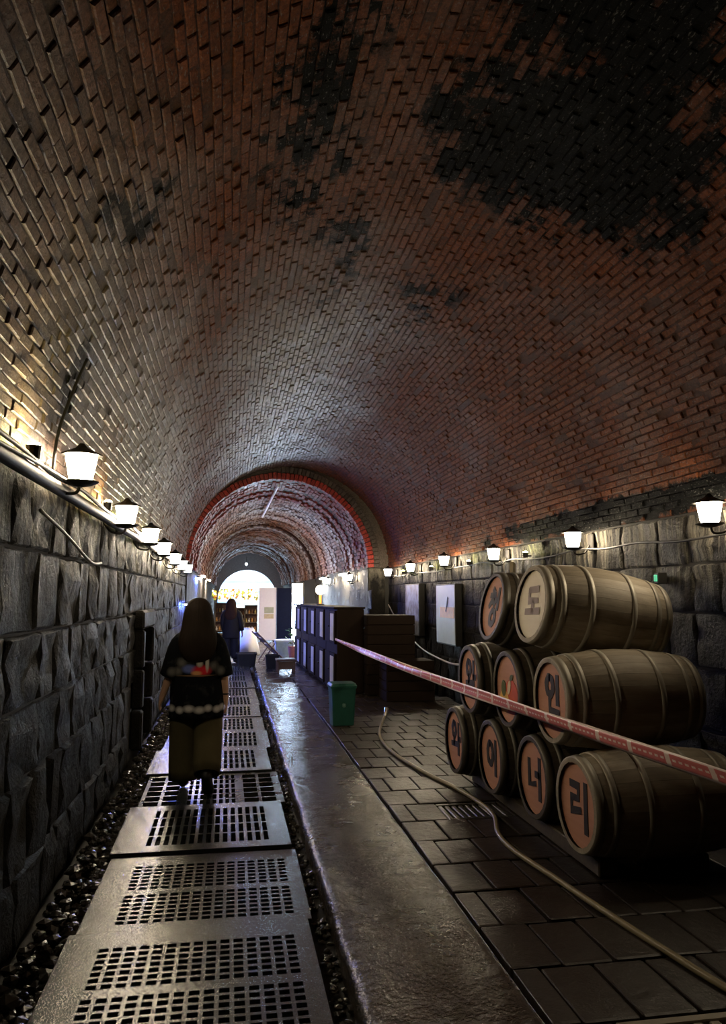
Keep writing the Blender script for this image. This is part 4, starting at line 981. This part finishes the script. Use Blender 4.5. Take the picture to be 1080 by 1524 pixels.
mb = MB(); mb.box((0.9, 53.0, 1.6), (7.0, 0.2, 4.6)); mb.box((-2.3, 49.5, 1.6), (0.2, 7.0, 4.6)); mb.box((4.2, 49.5, 1.6), (0.2, 7.0, 4.6)); mb.box((0.9, 49.5, 3.95), (7.0, 7.2, 0.2)); mb.box((0.9, 49.5, -0.1), (7.0, 7.2, 0.2))
tag(mb.build('wall_hall', plain('hall_paint', (0.74, 0.80, 0.86), 0.6, var=0.06)), kind='structure')
for i in range(4):
    t = thing('ceiling_tube', 'bright tube light of the far hall, %s from the pipe side' % ORD[i], 'tube light', (-0.9 + 1.2 * i, 48.6, 3.83), 0, 'tube lights of the far hall')
    MB().box((0, 0, 0), (0.12, 2.4, 0.04)).build('housing', M_WHITE, t); MB().box((0, 0, -0.035), (0.07, 2.3, 0.03), bevel=0.008).build('tube', glow('cool_tube', (0.80, 0.92, 1.0), 450), t)
for i, z in enumerate((1.2, 1.9, 2.6)):
    tag(MB().box((0.9, 52.82, z), (4.4, 0.06, 0.14), bevel=0.01).build('wall_strip', plain('strip_blue', (0.25, 0.45, 0.75), 0.5), None), '%s blue strip across the back wall of the far hall' % ['lowest', 'middle', 'topmost'][i], 'strip', 'blue strips in the far hall')
t = thing('pendant_lamp', 'small blue-white pendant lamp hanging before the far portal', 'lamp', (0.78, 44.0, 3.45))
MB().lathe([(0.008, 0.05), (0.008, 0.42)], 6).build('cord', M_CABLE, t); MB().ico((0, 0, 0), 0.07, 2).build('bulb', glow('pendant_glow', (0.7, 0.88, 1.0), 40), t)
# ---- added fill battens that brighten the inner vault, and blue wall washers
def batten(loc, lx, ly, col, strength, label, side):
    t = thing('batten_light', label, 'batten light', loc)
    MB().box((side * 0.06, 0, 0.02), (0.12, 0.1, 0.025)).build('bracket', M_IRON, t)
    MB().box((0, 0, 0.025), (lx + 0.03, ly + 0.06, 0.03), bevel=0.005).build('housing', M_IRON, t)
    MB().box((0, 0, -0.005), (lx, ly, 0.03), bevel=0.006).build('tube', glow('batten_%.2f_%.1f' % (col[0], strength), col, strength), t)
batten((-0.90, 16.2, 1.45), 0.05, 1.4, (0.13, 0.22, 1.0), 330, 'blue light batten on the left wall in front of the red arch', -1)
batten((-0.90, 21.6, 2.1), 0.05, 1.4, (0.13, 0.22, 1.0), 900, 'blue light batten on the left wall just beyond the red arch', -1)
batten((2.93, 20.3, 2.2), 0.05, 1.2, (1.0, 0.82, 0.55), 560, 'warm light batten on the right wall between two lanterns', 1)
batten((2.93, 25.0, 2.2), 0.05, 1.2, (1.0, 0.88, 0.70), 700, 'warm light batten at the top of the right wall before the inner ring', 1)
batten((-0.90, 25.0, 2.25), 0.05, 1.2, (1.0, 0.76, 0.66), 560, 'pinkish light batten at the top of the left wall before the inner ring', -1)
batten((-0.90, 31.0, 2.25), 0.05, 1.2, (1.0, 0.82, 0.65), 600, 'white light batten at the top of the left wall deep in the tunnel', -1)
batten((2.86, 36.0, 2.2), 0.05, 1.2, (1.0, 0.86, 0.7), 600, 'white light batten at the top of the right wall deep in the tunnel', 1)
cable('conduit', [(0.99, Y1 + 0.1, 4.10), (0.98, Y1 + 0.6, 4.10), (0.95, 20.0, 4.10), (0.90, 24.0, 4.10)], 0.03, M_WHITE, 'white conduit running along the crown beyond the red arch', 'conduit')
